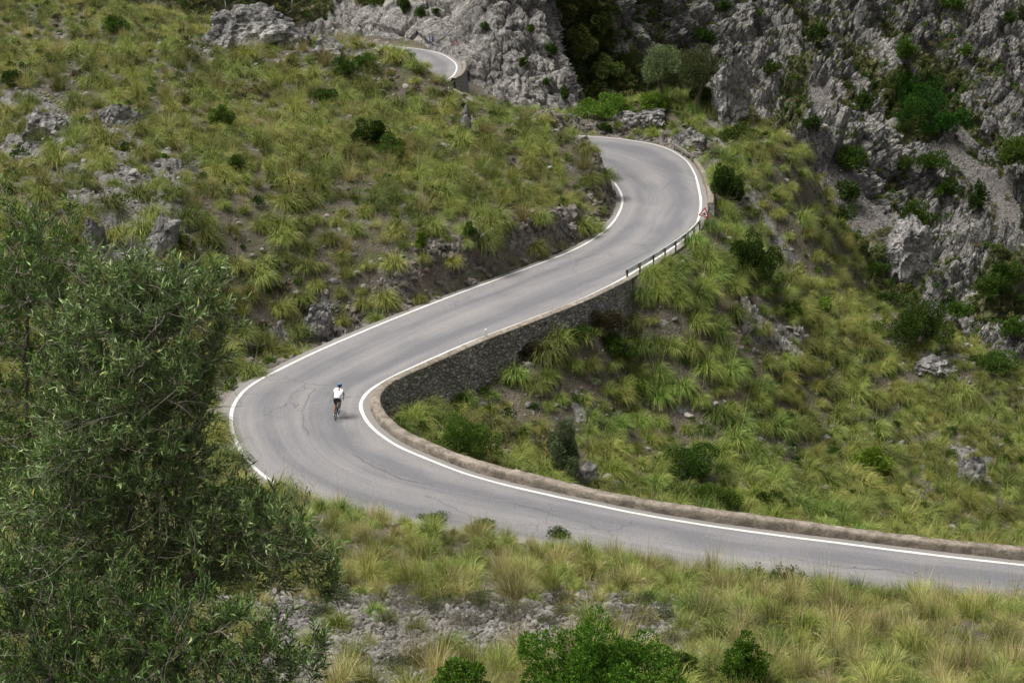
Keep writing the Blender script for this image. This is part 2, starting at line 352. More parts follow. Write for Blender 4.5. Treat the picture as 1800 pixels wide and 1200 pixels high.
# ground sheet: finer near the viewer, out to the far slopes
na, nr = 1300, 1000
aa = np.linspace(-.60, .60, na); rr = np.exp(np.linspace(math.log(6), math.log(266), nr))-8
AA, RR = np.meshgrid(aa, rr); TX = (AA*(RR+8)).ravel(); TY = RR.ravel()
TZ = ground(TX, TY)
me = mesh_np('hillside', np.stack([TX, TY, TZ], 1), grid_faces(nr, na))
fattr(me, 'rock', np.clip(samp(ROCKm, TX, TY)+samp(SLABm, TX, TY), 0, 1)); fattr(me, 'scree', samp(SCREEm, TX, TY)); fattr(me, 'soil', samp(SOILm, TX, TY)); fattr(me, 'bank', samp(BANK, TX, TY))
fattr(me, 'verge', samp(WRg, TX, TY)); fattr(me, 'far', sstep(58, 66, TY)); fattr(me, 'apron', samp(APR, TX, TY))
t = NT('hillside ground', .95); co = t.coord()
big = t.noise(co, .5, 5, .6); mid = t.noise(co, 2.5, 4, .6); fine = t.noise(co, 12, 3, .6)
soil = t.mix(fine, t.mix(mid, (.04, .03, .02), (.10, .078, .055)), t.mix(mid, (.085, .072, .057), (.19, .168, .14)))
peb = t.vor(co, 5.5); pid = t.vor(co, 5.5, out='Color'); pm = t.math('LESS_THAN', peb, t.math('MULTIPLY_ADD', t.math('ADD', big, t.attr('scree')), .55, -.12))
soil = t.mix(pm, soil, t.mix(t.math('MULTIPLY', t.n('ShaderNodeSeparateColor').outputs[0], 1.0), (.14, .13, .12), (.30, .28, .26)))
sep = [n for n in t.t.nodes if n.type == 'SEPARATE_COLOR'][0]; t.t.links.new(pid, sep.inputs[0])
green = t.ramp(t.noise(co, .9, 5, .65), [(.47, 0), (.62, 1)])
soil = t.mix(t.math('MULTIPLY', green, .85), soil, t.mix(fine, (.035, .045, .012), (.105, .11, .04)))
rockc = t.mix(t.ramp(t.noise(co, 1.6, 7, .7), [(.36, 0), (.62, 1)]), (.06, .056, .052), (.23, .22, .205)); rockc = t.mix(t.ramp(t.noise(t.map(co, (3, 3, 1)), 1.8, 6, .7), [(.52, 0), (.6, .7)]), rockc, (.30, .285, .265))
bankc = t.mix(t.ramp(t.noise(co, .45, 4), [(.5, 0), (.68, 1)]), t.mix(t.ramp(t.noise(co, 4, 5, .75), [(.38, 0), (.6, 1)]), (.06, .052, .045), (.24, .215, .19)), t.mix(fine, (.11, .07, .048), (.2, .14, .105)))
rkm = t.math('ADD', t.attr('rock'), t.math('MULTIPLY', t.ramp(t.noise(co, .35, 5, .6), [(.56, 0), (.66, .7)]), t.attr('far')), clamp=True)
rkm = t.ramp(t.math('ADD', rkm, t.math('MULTIPLY_ADD', mid, .8, -.4)), [(.4, 0), (.6, 1)])
c = t.mix(t.math('MULTIPLY', t.attr('soil'), .8), soil, t.mix(fine, (.13, .085, .06), (.24, .18, .14)))
c = t.mix(rkm, c, rockc); c = t.mix(t.attr('bank'), c, bankc)
verge = t.mix(t.ramp(t.noise(co, 1.1, 5, .65), [(.4, 0), (.6, 1)]), (.18, .155, .12), t.mix(fine, (.06, .085, .02), (.13, .15, .045))); verge = t.mix(t.attr('apron'), verge, t.mix(t.noise(co, 1.2, 5), (.29, .265, .235), (.2, .18, .155))); c = t.mix(t.ramp(t.attr('verge'), [(.5, 0), (.9, 1)]), c, verge)
b = t.bump(t.noise(co, 3, 6, .7), .25); b = t.bump(t.math('SUBTRACT', 1.0, peb), .06, .8, b)
M_ground = t.fin(c, b); me.materials.append(M_ground)
tag(obj('hillside', me), kind='structure')

# ------------------------------------------------------------------ road surface, edge lines, cracks
def offs(side, d):                                   # line running d metres outside an edge line
    P = (Rs if side > 0 else Ls).copy(); P[:, :2] += NRM*side*np.asarray(d).reshape(-1, 1) if hasattr(d, '__len__') else NRM*side*d; return P
cross = np.concatenate([[-.7], np.linspace(0, 1, 17), [2.0]]); V = []; UV = []
A_ = offs(-1, .55); B_ = offs(1, .62)
lv = [A_]+[Ls+(Rs-Ls)*u for u in np.linspace(0, 1, 17)]+[B_]
lu = [-.55*np.ones(len(C))]+[W*u for u in np.linspace(0, 1, 17)]+[W+.62]
V = np.stack(lv, 1).reshape(-1, 3); U = np.stack(lu, 1).ravel(); VV = np.repeat(S, 19); UN = np.tile(np.concatenate([[-.08], np.linspace(0, 1, 17), [1.08]]), len(C))
V[:, 2] += .02*fbm(V*.35, 2)
me = mesh_np('road', V, grid_faces(len(C), 19)); fattr(me, 'across', U); fattr(me, 'along', VV); fattr(me, 'lane', UN)
t = NT('worn asphalt', .88); cx = t.n('ShaderNodeCombineXYZ'); t.put(cx.inputs[0], t.attr('across')); t.put(cx.inputs[1], t.attr('along')); uv = cx.outputs[0]; co = t.coord()
wob = t.noise(co, .25, 2); lane = t.math('ADD', t.attr('lane'), t.math('MULTIPLY_ADD', wob, .2, -.1))
tr = t.ramp(lane, [(0, .15), (.14, .05), (.24, .75), (.36, .35), (.5, .1), (.62, .55), (.76, .95), (.9, .1), (1, .3)])
streak = t.noise(t.map(uv, (1.6, .05, 1)), 1.0, 5, .6); streak2 = t.noise(t.map(uv, (7, .10, 1)), 1.0, 4, .6); patch = t.noise(co, .22, 4, .55)
v = t.math('ADD', t.math('MULTIPLY', tr, .42), t.math('ADD', t.math('MULTIPLY', streak, .55), t.math('ADD', t.math('MULTIPLY', streak2, .3), t.math('MULTIPLY', patch, .45))))
c = t.ramp(v, [(.42, (.375, .352, .33)), (.72, (.29, .278, .278)), (1.05, (.20, .197, .208))])
spk = t.noise(co, 16, 4, .8); c = t.mix(.7, c, t.ramp(spk, [(.3, .10), (.7, .42)]), 'OVERLAY')
crk = t.vor(t.map(t.math('ADD', 0, 0) if False else t.n('ShaderNodeVectorMath', operation='ADD').outputs[0], (1, 1, 1)), .33, 'DISTANCE_TO_EDGE')
va = [n for n in t.t.nodes if n.type == 'VECT_MATH'][0]; t.t.links.new(co, va.inputs[0]); t.t.links.new(t.noise(co, 1.2, 4, .6, 'Color'), va.inputs[1])
cm = t.math('MULTIPLY', t.math('LESS_THAN', crk, .0075), t.ramp(t.noise(co, .13, 3), [(.54, 0), (.6, .6)])); c = t.mix(cm, c, (.07, .065, .062))
edge = t.ramp(t.math('ADD', t.attr('lane'), t.math('MULTIPLY_ADD', t.noise(co, 2.5, 4), .1, -.05)), [(-.0, 1), (.0, 1), (.02, 0), (.98, 0), (1.0, 1)]); c = t.mix(t.math('MULTIPLY', edge, .5), c, (.22, .2, .17))
me.materials.append(t.fin(c, t.bump(spk, .01, .5)))
tag(obj('road', me), kind='structure')
def line_mat():
    t = NT('white road paint', .7); co = t.coord(); n = t.noise(co, 9, 5, .7); n2 = t.noise(co, .6, 3)
    c = t.mix(t.math('MULTIPLY', t.ramp(n, [(.36, .9), (.5, 0)]), t.ramp(n2, [(.35, .4), (.6, 1)])), (.60, .59, .57), (.36, .35, .34)); return t.fin(c)
M_line = line_mat()
def marking(P, wdt, a, b):
    P = P[a:b]; n = NRM[a:b]; l = P.copy(); r = P.copy(); wob = .02*fbm(P*.8, 2)
    l[:, :2] -= n*(wdt/2+wob)[:, None]; r[:, :2] += n*(wdt/2+wob)[:, None]; V = np.stack([l, r], 1).reshape(-1, 3)
    V[:, 2] += .02*fbm(V*.35, 2)+.012
    return mesh_np('road_marking', V, grid_faces(len(P), 2), [M_line])
for P, a, b in ((Ls, 0, len(C)), (Rs, 0, len(C))):
    tag(obj('road_marking', marking(P, .20, a, b)), kind='structure')
def crack(pts, z, wd=.035, seed=1):
    r = np.random.default_rng(seed); Q = np.array([at_z(x, y, z) for x, y in pts]); D = catmull(Q, 10); D[:, :2] += r.normal(0, .07, (len(D), 2))
    D[:, 2] = [C[((C[:, :2]-p[:2])**2).sum(1).argmin(), 2]+.013 for p in D]
    D[:, 2] += .02*fbm(D*.35, 2)+.002
    T = np.gradient(D[:, :2], axis=0); T /= np.linalg.norm(T, axis=1)[:, None]+1e-9; N = np.stack([-T[:, 1], T[:, 0]], 1); ww = wd*(.25+r.random(len(D)))*.7
    l = D.copy(); q = D.copy(); l[:, :2] += N*ww[:, None]; q[:, :2] -= N*ww[:, None]; return np.stack([l, q], 1).reshape(-1, 3), grid_faces(len(D), 2)
vs = []; fs = []; n = 0
for k, (pts, z) in enumerate([([(552,687),(534,712),(531,722),(535,738),(541,757)], .2), ([(745,872),(790,888),(830,905),(872,917)], -.5), ([(1370,983),(1440,996),(1500,1001),(1560,1003),(1610,1011),(1680,1030),(1790,1042)], -1.3),
        ([(1610,1012),(1640,1002)], -1.4), ([(1730,1012),(1745,1032)], -1.5), ([(940,478),(985,470),(1040,462),(1085,453)], 2.0), ([(1150,438),(1175,415),(1198,375)], 2.8), ([(1110,300),(1150,330),(1180,318)], 3.8), ([(900,890),(960,902),(1050,925)], -.8), ([(620,800),(690,832),(760,845)], -.2)]):
    a, f = crack(pts, z, .02, k+3); vs.append(a); fs.append(f+n); n += len(a)
tag(obj('road_cracks', mesh_np('road_cracks', np.concatenate(vs), np.concatenate(fs), [plain('crack dirt', (.10, .094, .09), .95)])), kind='structure')

# ------------------------------------------------------------------ stone walls along the outer edge
def stone_mat(name, c0, c1, joint, sc, cap=False):
    t = NT(name, .92); co = t.coord(); wv = t.n('ShaderNodeVectorMath', operation='ADD'); t.put(wv.inputs[0], co)
    ns = t.n('ShaderNodeVectorMath', operation='SCALE'); t.put(ns.inputs[0], t.noise(co, 2.2, 2, .5, 'Color')); ns.inputs['Scale'].default_value = .22; t.t.links.new(ns.outputs[0], wv.inputs[1])
    vec = t.map(wv.outputs[0], (1, 1, 1.55)); e = t.vor(vec, sc, 'DISTANCE_TO_EDGE', rnd=.95); cid = t.vor(vec, sc, 'F1', 'Color', .95)
    sp = t.n('ShaderNodeSeparateColor'); t.t.links.new(cid, sp.inputs[0])
    c = t.mix(sp.outputs[0], c0, c1); c = t.mix(.55, c, t.ramp(t.noise(co, 6, 6, .7), [(.3, .15), (.7, .6)]), 'OVERLAY')
    c = t.mix(t.ramp(t.noise(co, .5, 4), [(.45, 0), (.7, .55)]), c, (.13, .115, .095))
    j = t.math('MULTIPLY', t.ramp(e, [(.01, 1), (.06, 0)]), t.ramp(t.noise(co, 1.7, 4, .7), [(.3, .35), (.6, 1)])); c = t.mix(j, c, joint) if not cap else t.mix(t.math('MULTIPLY', j, .35), c, joint)
    if cap: c = t.mix(t.ramp(t.noise(co, 1.6, 6, .75), [(.48, 0), (.58, .85)]), c, (.125, .105, .08)); c = t.mix(t.ramp(t.noise(co, .35, 3), [(.5, 0), (.7, .5)]), c, (.17, .15, .125))
    b = t.bump(t.ramp(e, [(0, 0), (.14, 1)]), .10 if not cap else .006, 1); b = t.bump(t.noise(co, 9, 5, .7), .05, .8, b); return t.fin(c, b)
M_masonry = stone_mat('grey rubble masonry', (.24, .23, .212), (.50, .48, .45), (.12, .11, .098), 3.2)
M_cap = stone_mat('weathered beige mortar cap', (.25, .212, .168), (.36, .31, .25), (.10, .085, .07), 1.7, True)
def wall(name, label, a, b, inner, thick, hgt, foot_extra, capname='cap', group=None):
    """a, b: stations; profile of cap (inner face, rounded top) and of the outer masonry face down to the ground."""
    P0 = Rs[a:b]; n = NRM[a:b]; L_ = np.concatenate([[0], np.cumsum(np.linalg.norm(np.diff(P0[:, :2], axis=0), axis=1))])
    m = int(L_[-1]/.16); s = np.linspace(0, L_[-1], m); P = np.stack([np.interp(s, L_, P0[:, k]) for k in range(3)], 1); N = np.stack([np.interp(s, L_, n[:, k]) for k in range(2)], 1); N /= np.linalg.norm(N, axis=1)[:, None]
    hh = hgt(s/L_[-1])+.05*fbm(np.stack([s*.35, s*0, s*0], 1), 3)
    inn = inner(s/L_[-1]) if callable(inner) else np.full(m, inner); th = thick(s/L_[-1]) if callable(thick) else np.full(m, thick)
    prof = [(0, -.15), (0, .25), (.0, .55), (.015, .78), (.06, .91), (.16, .98), (.33, 1.0), (.5, 1.01), (.67, 1.0), (.84, .97), (.95, .90), (1.03, .80), (1.03, .70)]
    cols = []
    for u, h in prof:
        q = np.zeros((m, 3)); q[:, :2] = P[:, :2]+N*(inn+u*th)[:, None]; q[:, 2] = P[:, 2]+h*hh; cols.append(q)
    A0 = np.stack(cols, 1); A0 = np.concatenate([np.repeat(A0[:1].mean(1, keepdims=True), len(prof), 1), A0, np.repeat(A0[-1:].mean(1, keepdims=True), len(prof), 1)]); V = A0.reshape(-1, 3); dn = np.repeat(np.concatenate([np.concatenate([N[:1], N, N[-1:]]), np.full((m+2, 1), .6)], 1), len(prof), 0)
    d, s2, idv = cells(V*np.array([1.6, 1.6, 2])); V = V+dn*(.045*fbm(V*1.7, 3)+.035*fbm(V*5, 2))[:, None]
    root = thing(name, label, 'stone wall', (0, 0, 0), 0, group)
    capo = obj(capname, mesh_np(capname, V, grid_faces(m+2, len(prof)), [M_cap]), root)
    ox = P[:, :2]+N*(inn+th*.98)[:, None]; gz = ground(ox[:, 0]+N[:, 0]*.9, ox[:, 1]+N[:, 1]*.9, False)-foot_extra; topz = P[:, 2]+hh*.82
    rows = 26; cols = []
    for k in range(rows):
        f = k/(rows-1); q = np.zeros((m, 3)); z = topz*(1-f)+np.minimum(gz, topz-.3)*f; out = .10*(topz-z); q[:, :2] = ox+N*out[:, None]; q[:, 2] = z; cols.append(q)
    V = np.stack(cols, 1).reshape(-1, 3); dn = np.repeat(np.concatenate([N, np.zeros((m, 1))], 1), rows, 0)*np.repeat(sstep(0, 1, np.minimum(np.arange(m), m-1-np.arange(m))/6.), rows)[:, None]
    d, s2, idv = cells(V*np.array([3.6, 3.6, 4.4])); V = V+dn*(.07*(idv-.5)+.05*np.clip((s2-d)*3, 0, 1)-.03+.06*fbm(V*.9, 2))[:, None]
    V = V.reshape(m, rows, 3); ends = []
    for k in (0, m-1): q = V[k].copy(); q[:, :2] -= N[k]*(th[k]*.96); ends.append(q[None])
    V = np.concatenate([ends[0], V, ends[1]]).reshape(-1, 3)
    obj('wall_face', mesh_np('wall_face', V, grid_faces(m+2, rows), [M_masonry], smooth=False), root)
    # closed ends and inner lower face
    return root
wall('retaining_wall', 'long grey rubble stone wall with rounded beige cap lining the near hairpin', K_(0), K_(19)+9, .5, lambda u: .55+.1*np.exp(-((u-.5)/.1)**2), lambda u: .43+.05*np.sin(u*40)*(u < .5)-.12*sstep(.6, .75, u), .8)
wall('parapet_wall', 'short low beige parapet wall on the outside of the upper bend beside the triangular sign', K_(24)-4, K_(27)-12, .55, .5, lambda u: .5+0*u, .6)
# ------------------------------------------------------------------ far slopes: rock faces as relief sheets
def rock_mat(name, dark, light, warm, veg, stretch=(1, 1, 1), rot=(0, 0, 0)):
    t = NT(name, .95); co = t.map(t.coord(), stretch, rot); c0 = t.coord()
    n1 = t.noise(co, .10, 6, .65); n2 = t.noise(co, .5, 6, .7); n3 = t.noise(c0, 2.4, 5, .7)
    c = t.mix(t.ramp(n1, [(.40, 0), (.60, 1)]), dark, light); c = t.mix(t.ramp(n2, [(.52, 0), (.60, .75)]), c, warm)
    c = t.mix(t.ramp(n2, [(.34, .8), (.43, 0)]), c, tuple(x*.42 for x in dark))
    c = t.mix(.8, c, t.ramp(n3, [(.34, .10), (.50, .45), (.66, .82)]), 'OVERLAY')
    wv = t.n('ShaderNodeVectorMath', operation='ADD'); t.put(wv.inputs[0], co); sc_ = t.n('ShaderNodeVectorMath', operation='SCALE'); t.put(sc_.inputs[0], t.noise(co, .8, 3, .6, 'Color')); sc_.inputs['Scale'].default_value = 1.6; t.t.links.new(sc_.outputs[0], wv.inputs[1])
    e1 = t.vor(wv.outputs[0], .42, 'DISTANCE_TO_EDGE'); crk = t.math('MULTIPLY', t.ramp(e1, [(.0, 1), (.05, 0)]), t.ramp(t.noise(co, .3, 4), [(.42, 0), (.56, .8)])); c = t.mix(crk, c, (.03, .028, .026))
    scr = t.attr('scree'); peb = t.noise(c0, 5, 4, .8)
    c = t.mix(scr, c, t.mix(t.ramp(peb, [(.35, 0), (.65, 1)]), (.075, .069, .064), (.20, .185, .172)))
    g = t.math('ADD', t.attr('veg'), t.math('MULTIPLY_ADD', t.noise(c0, .55, 6, .7), 1.1, -.55), clamp=True)
    c = t.mix(t.math('MULTIPLY', t.ramp(g, [(.42, 0), (.58, 1)]), .85), c, t.mix(t.ramp(t.noise(c0, 1.5, 5, .7), [(.3, 0), (.7, 1)]), veg, (.13, .125, .05)))
    b = t.bump(t.noise(co, 1.2, 6, .75), .45); b = t.bump(t.ramp(e1, [(0, 0), (.12, 1)]), .3, .6, b); return t.fin(c, b)
def sheet(name, PX, PY, D, nrm_amp, mat, veg, scree, rocky, sm=False):
    nr, nc = PX.shape; X = (PX-900)/FOC; Z = (600-PY)/FOC
    dx = X; dy = math.cos(PITCH)+Z*math.sin(PITCH); dz = -math.sin(PITCH)+Z*math.cos(PITCH)
    k = D/dy; P = np.stack([dx*k, D, CAMZ+dz*k], 2)
    du = np.gradient(P, axis=1); dv = np.gradient(P, axis=0); N = np.cross(du, dv); N /= np.linalg.norm(N, axis=2)[:, :, None]+1e-9
    N *= np.where((N*np.stack([dx, dy, dz], 2)).sum(2) > 0, -1, 1)[:, :, None]
    Q = P.reshape(-1, 3); V = Q+N.reshape(-1, 3)*nrm_amp(Q, PX.ravel(), PY.ravel())[:, None]
    me = mesh_np(name, V, grid_faces(nr, nc), [mat], smooth=sm); fattr(me, 'veg', veg.ravel()); fattr(me, 'scree', scree.ravel())
    return obj(name, me), V.reshape(nr, nc, 3)
def dfield(pts):
    p = np.array(pts, float); f = TPS(p[:, :2]/8, p[:, 2], .001)
    return lambda PX, PY: f(np.stack([PX.ravel(), PY.ravel()], 1)/8).reshape(PX.shape)
def soft(polys, PX, PY, it=6):
    m = np.zeros(PX.shape)
    for p in polys: m = np.maximum(m, inpoly(PX, PY, p).astype(float))
    for _ in range(it): m[1:-1, 1:-1] = (m[:-2, 1:-1]+m[2:, 1:-1]+m[1:-1, :-2]+m[1:-1, 2:]+2*m[1:-1, 1:-1])/6
    return m
# --- mountainside across the valley
PX, PY = np.meshgrid(np.linspace(900, 2150, 860), np.linspace(-330, 900, 800))
Dm = dfield([(900,200,240),(1000,180,238),(1000,0,242),(1000,-330,290),(1090,0,258),(1090,150,250),(1300,-330,345),(1300,0,296),(1300,200,258),(1450,300,236),(1500,500,205),(1560,540,195),(1600,0,310),(1600,200,280),(1600,400,245),(1700,550,212),(1800,680,190),(1800,400,252),(1800,200,285),(1800,0,315),(2150,0,320),(2150,400,260),(2150,800,185),(1800,-330,370),(2150,-330,375),(1400,700,180),(1000,500,210),(1000,900,170),(1800,900,160),(2150,900,165)])(PX, PY)
SCP = [[(1460,270),(1500,260),(1520,330),(1560,420),(1540,450),(1500,400),(1460,330)],[(1640,250),(1690,255),(1740,300),(1800,350),(1800,420),(1740,340),(1680,290),(1640,275)],[(1420,150),(1450,150),(1480,260),(1440,250)],[(1690,190),(1730,240),(1690,250)]]
VGP = [[(990,-300),(1050,-300),(1045,0),(1060,120),(1090,200),(1010,230),(1000,130)],[(1060,100),(1130,80),(1240,120),(1240,200),(1060,210)],[(1560,120),(1620,140),(1690,230),(1600,240)],[(1380,100),(1420,130),(1420,190),(1380,170)],[(1480,400),(1600,430),(1640,520),(1560,540),(1480,500)],[(1740,440),(1800,460),(1800,620),(1700,540)],[(1560,90),(1620,60),(1700,110),(1640,130)]]
scm = soft(SCP, PX, PY); vgm = soft(VGP, PX, PY)
VEGOUT = {}
def m_amp(Q, px, py):
    s = scm.ravel()
    Rm = np.array([[.80, -.25, .52], [.45, .80, -.15], [-.40, .35, .85]]); T = Q@Rm.T; T = T+2.2*np.stack([fbm(Q*.06+k*9, 3) for k in range(3)], 1)
    big = ridged(T*np.array([.05, .025, .018]), 3); med = ridged(T*np.array([.15, .09, .05])+5, 5, gain=.62); sm = ridged(T*np.array([.42, .3, .17])+8, 4, gain=.6)
    d, s2, idv = cells(T*np.array([.34, .22, .17])); d2, s3, id2 = cells(T*np.array([1.0, .7, .5]))
    lump = lambda d_, s_: np.clip((s_-d_)*2.2, 0, 1)**.6
    U = Q@np.array([[.9, .2, .35], [-.25, .95, .1], [-.3, -.15, .92]]).T+.9*np.stack([fbm(Q*.22+k*5, 3) for k in range(3)], 1)
    e1, f1, i1 = cells(U*np.array([.24, .2, .17])); e2, f2, i2 = cells(U*np.array([.62, .5, .45])+7); e3, f3, i3 = cells(U*np.array([1.5, 1.3, 1.1])+3)
    h = (big-.45)*10*(1-.6*s)+(1-s)*((med-.4)*4.6+(sm-.4)*.8+(lump(e1, f1)*(.6+.8*i1)-.6)*2.6+(lump(e2, f2)*(.6+.8*i2)-.6)*1.15+(lump(e3, f3)-.6)*.42+.4*fbm(Q*.6, 4)+.2*fbm(Q*2.6, 2))+s*(.25*fbm(Q*.8, 3)+.15*fbm(Q*3, 2)-1)
    VEGOUT['m'] = np.clip((.30-med)*2.2+(.3-big)*1.3+.55*fbm(Q*.09+4, 4), -.6, 1)*(1-s); VEGOUT['m'] = VEGOUT['m']+.5*np.clip(fbm(Q*.16+21, 4), -.5, .8)*(1-s)+.35*(1-s)*(np.clip(.35-(f1-e1)*1.6, -.2, .35)+.10*sstep(300, 620, py)); return h
M_mount = rock_mat('grey mountain limestone', (.11, .106, .10), (.235, .225, .208), (.33, .315, .29), (.045, .058, .018), (1, 1, .8), (0, .5, .3))
mo, MV = sheet('mountain', PX, PY, Dm, m_amp, M_mount, vgm*.9+.1, scm, None); vv = np.clip(vgm.ravel()*.9+.26+.75*VEGOUT['m'], 0, 1.2); mo.data.attributes['veg'].data.foreach_set('value', vv.astype(np.float32)); MVEG = vv.reshape(PX.shape); tag(mo, kind='structure'); MPX, MPY = PX, PY
# --- cliff above the top of the road; its right flank turns back
u = np.concatenate([np.linspace(-500, 600, 260), np.linspace(602, 1000, 340)]); v = np.linspace(-330, 330, 460); PX, PY = np.meshgrid(u, v)
edge = np.interp(PY, [-330, 0, 60, 120, 165, 195, 260, 330], [930, 957, 970, 986, 1002, 1014, 1030, 1040])
nb = 46; PXc = np.where(PX > 600, 600+(PX-600)/400*(edge-600), PX)
Dc = dfield([(-500,-330,250),(-500,20,200),(-500,330,150),(0,20,192),(0,-330,240),(120,20,190),(200,60,186),(400,20,212),(400,-330,265),(560,60,226),(600,80,223.6),(600,0,234),(680,79,220.9),(640,80,222.2),(680,40,225),(690,-330,275),(740,84,218.3),(740,30,222),(775,92,213),(800,98,209.5),(812,112,205),(800,0,226),(830,130,205),(830,0,221),(860,100,207),(860,0,218),(860,-330,262),(950,0,222),(960,100,212),(1000,190,205),(900,190,200),(830,200,199),(700,200,212),(500,200,205),(300,200,190),(1010,330,195),(800,330,190),(600,330,190),(1000,-330,265)])(PXc, PY)
# flank: extra columns going back behind the edge
E0 = PXc[:, -1:]; D0 = Dc[:, -1:]; q = np.linspace(0, 1, nb)[None, 1:]
PXc = np.concatenate([PXc, E0-26*q*q+4*np.sin(q*3)], 1); Dc = np.concatenate([Dc, D0+30*q], 1); PYc = np.concatenate([PY, np.repeat(PY[:, -1:], nb-1, 1)], 1)
vgc = soft([[(-500,-100),(0,-100),(40,60),(-500,120)],[(180,-20),(400,-20),(400,70),(180,70)],[(400,-330),(560,-330),(585,30),(560,50),(500,40),(400,30)],[(600,-330),(740,-330),(740,-20),(690,5),(620,0)]], PXc, PYc)
def c_amp(Q, px, py):
    right = sstep(830, 890, px+(py-100)*.15); left = 1-sstep(560, 680, px); foot = 1-sstep(70, 86, py)*(1-sstep(770, 815, px))*.8
    T = Q@np.array([[.92, .1, .35], [-.1, .99, .05], [-.35, -.05, .93]]).T; T = T+1.1*np.stack([fbm(Q*.1+k*7, 3) for k in range(3)], 1)
    d1, s1, i1 = cells(T*np.array([.12, .10, .06])); d2, s2, i2 = cells(T*np.array([.32, .26, .15])+5); d3, s3, i3 = cells(T*np.array([.85, .7, .5])+3)
    cr = lambda d_, s_: np.clip((s_-d_)*2.6, 0, 1)**.5-.7
    flute = (ridged(T*np.array([.3, .2, .05]), 4, gain=.5)-.4)*(.5+.7*np.maximum(right, left))
    h = (i1-.5)*2.2+(i2-.5)*.8+cr(d1, s1)*.9+flute+.35*fbm(Q*.5, 4)+(cr(d2, s2)*1.0+(i3-.5)*.45+cr(d3, s3)*.32)*(.25+.75*np.maximum(right, left))
    return h*foot
M_cliff = rock_mat('pale cliff limestone', (.135, .127, .118), (.255, .24, .222), (.34, .32, .293), (.045, .05, .02), (1.2, 1.2, .5), (0, .35, 0))
clo, CV = sheet('cliff', PXc, PYc, Dc, c_amp, M_cliff, vgc*.8+.12, np.zeros(PXc.shape), None, True); tag(clo, kind='structure')
# far valley floor so that nothing is open below
me = mesh_np('valley', np.array([[-600, -200, -60], [700, -200, -60], [700, 900, -60], [-600, 900, -60]], float), [[0, 1, 2, 3]], [M_ground]); tag(obj('valley', me), kind='structure')
# ------------------------------------------------------------------ where things stand
DS = np.concatenate([np.arange(5, 60, .1), np.arange(60, 262, .2)])
def hit(px, py, dmin=20):                             # first ground point along a sight line
    d = ray(px, py); P = np.array([0, 0, CAMZ])+d[None]*(DS/d[1])[:, None]; g = ground(P[:, 0], P[:, 1], False)
    k = np.nonzero((P[:, 2] < g) & (DS > dmin))[0]
    if not len(k): return None
    p = P[k[0]].copy(); p[2] = ground(p[:1], p[1:2])[0]; return p
def hit_sheet(V, px, py):
    Q = V.reshape(-1, 3); x, y, f = project(Q); m = (np.abs(x-px) < 6) & (np.abs(y-py) < 6); k = np.nonzero(m)[0]
    if not len(k): k = np.argsort((x-px)**2+(y-py)**2)[:3]
    return Q[k[f[k].argmin()]].copy()
def visible(P, lift=.5):
    """which points the viewer's hill does not hide (coarse march over the heightfield)"""
    P = np.asarray(P); ok = np.ones(len(P), bool); O = np.array([0, 0, CAMZ])
    for q in np.linspace(.35, .985, 48):
        X = O+(P+[0, 0, lift]-O)*q; ok &= X[:, 2] > samp(H0, X[:, 0], X[:, 1])-.15
    return ok
def poisson(x0, x1, y0, y1, n, mind, accept):
    x = rng.uniform(x0, x1, n); y = rng.uniform(y0, y1, n); a = accept(x, y); k = rng.random(n) < a; x = x[k]; y = y[k]
    md = mind(x, y) if callable(mind) else np.full(len(x), mind); cell = {}; keep = []; cs = float(md.max())
    for i in range(len(x)):
        cx, cy = int(x[i]//cs), int(y[i]//cs); good = True
        for dx in (-1, 0, 1):
            for dy in (-1, 0, 1):
                for j in cell.get((cx+dx, cy+dy), ()):
                    if (x[i]-x[j])**2+(y[i]-y[j])**2 < md[i]**2: good = False; break
                if not good: break
            if not good: break
        if good: cell.setdefault((cx, cy), []).append(i); keep.append(i)
    return x[keep], y[keep]
def slope_dir(x, y, e=1.0):
    gx_ = (samp(H0, x+e, y)-samp(H0, x-e, y))/(2*e); gy_ = (samp(H0, x, y+e)-samp(H0, x, y-e))/(2*e); return gx_, gy_
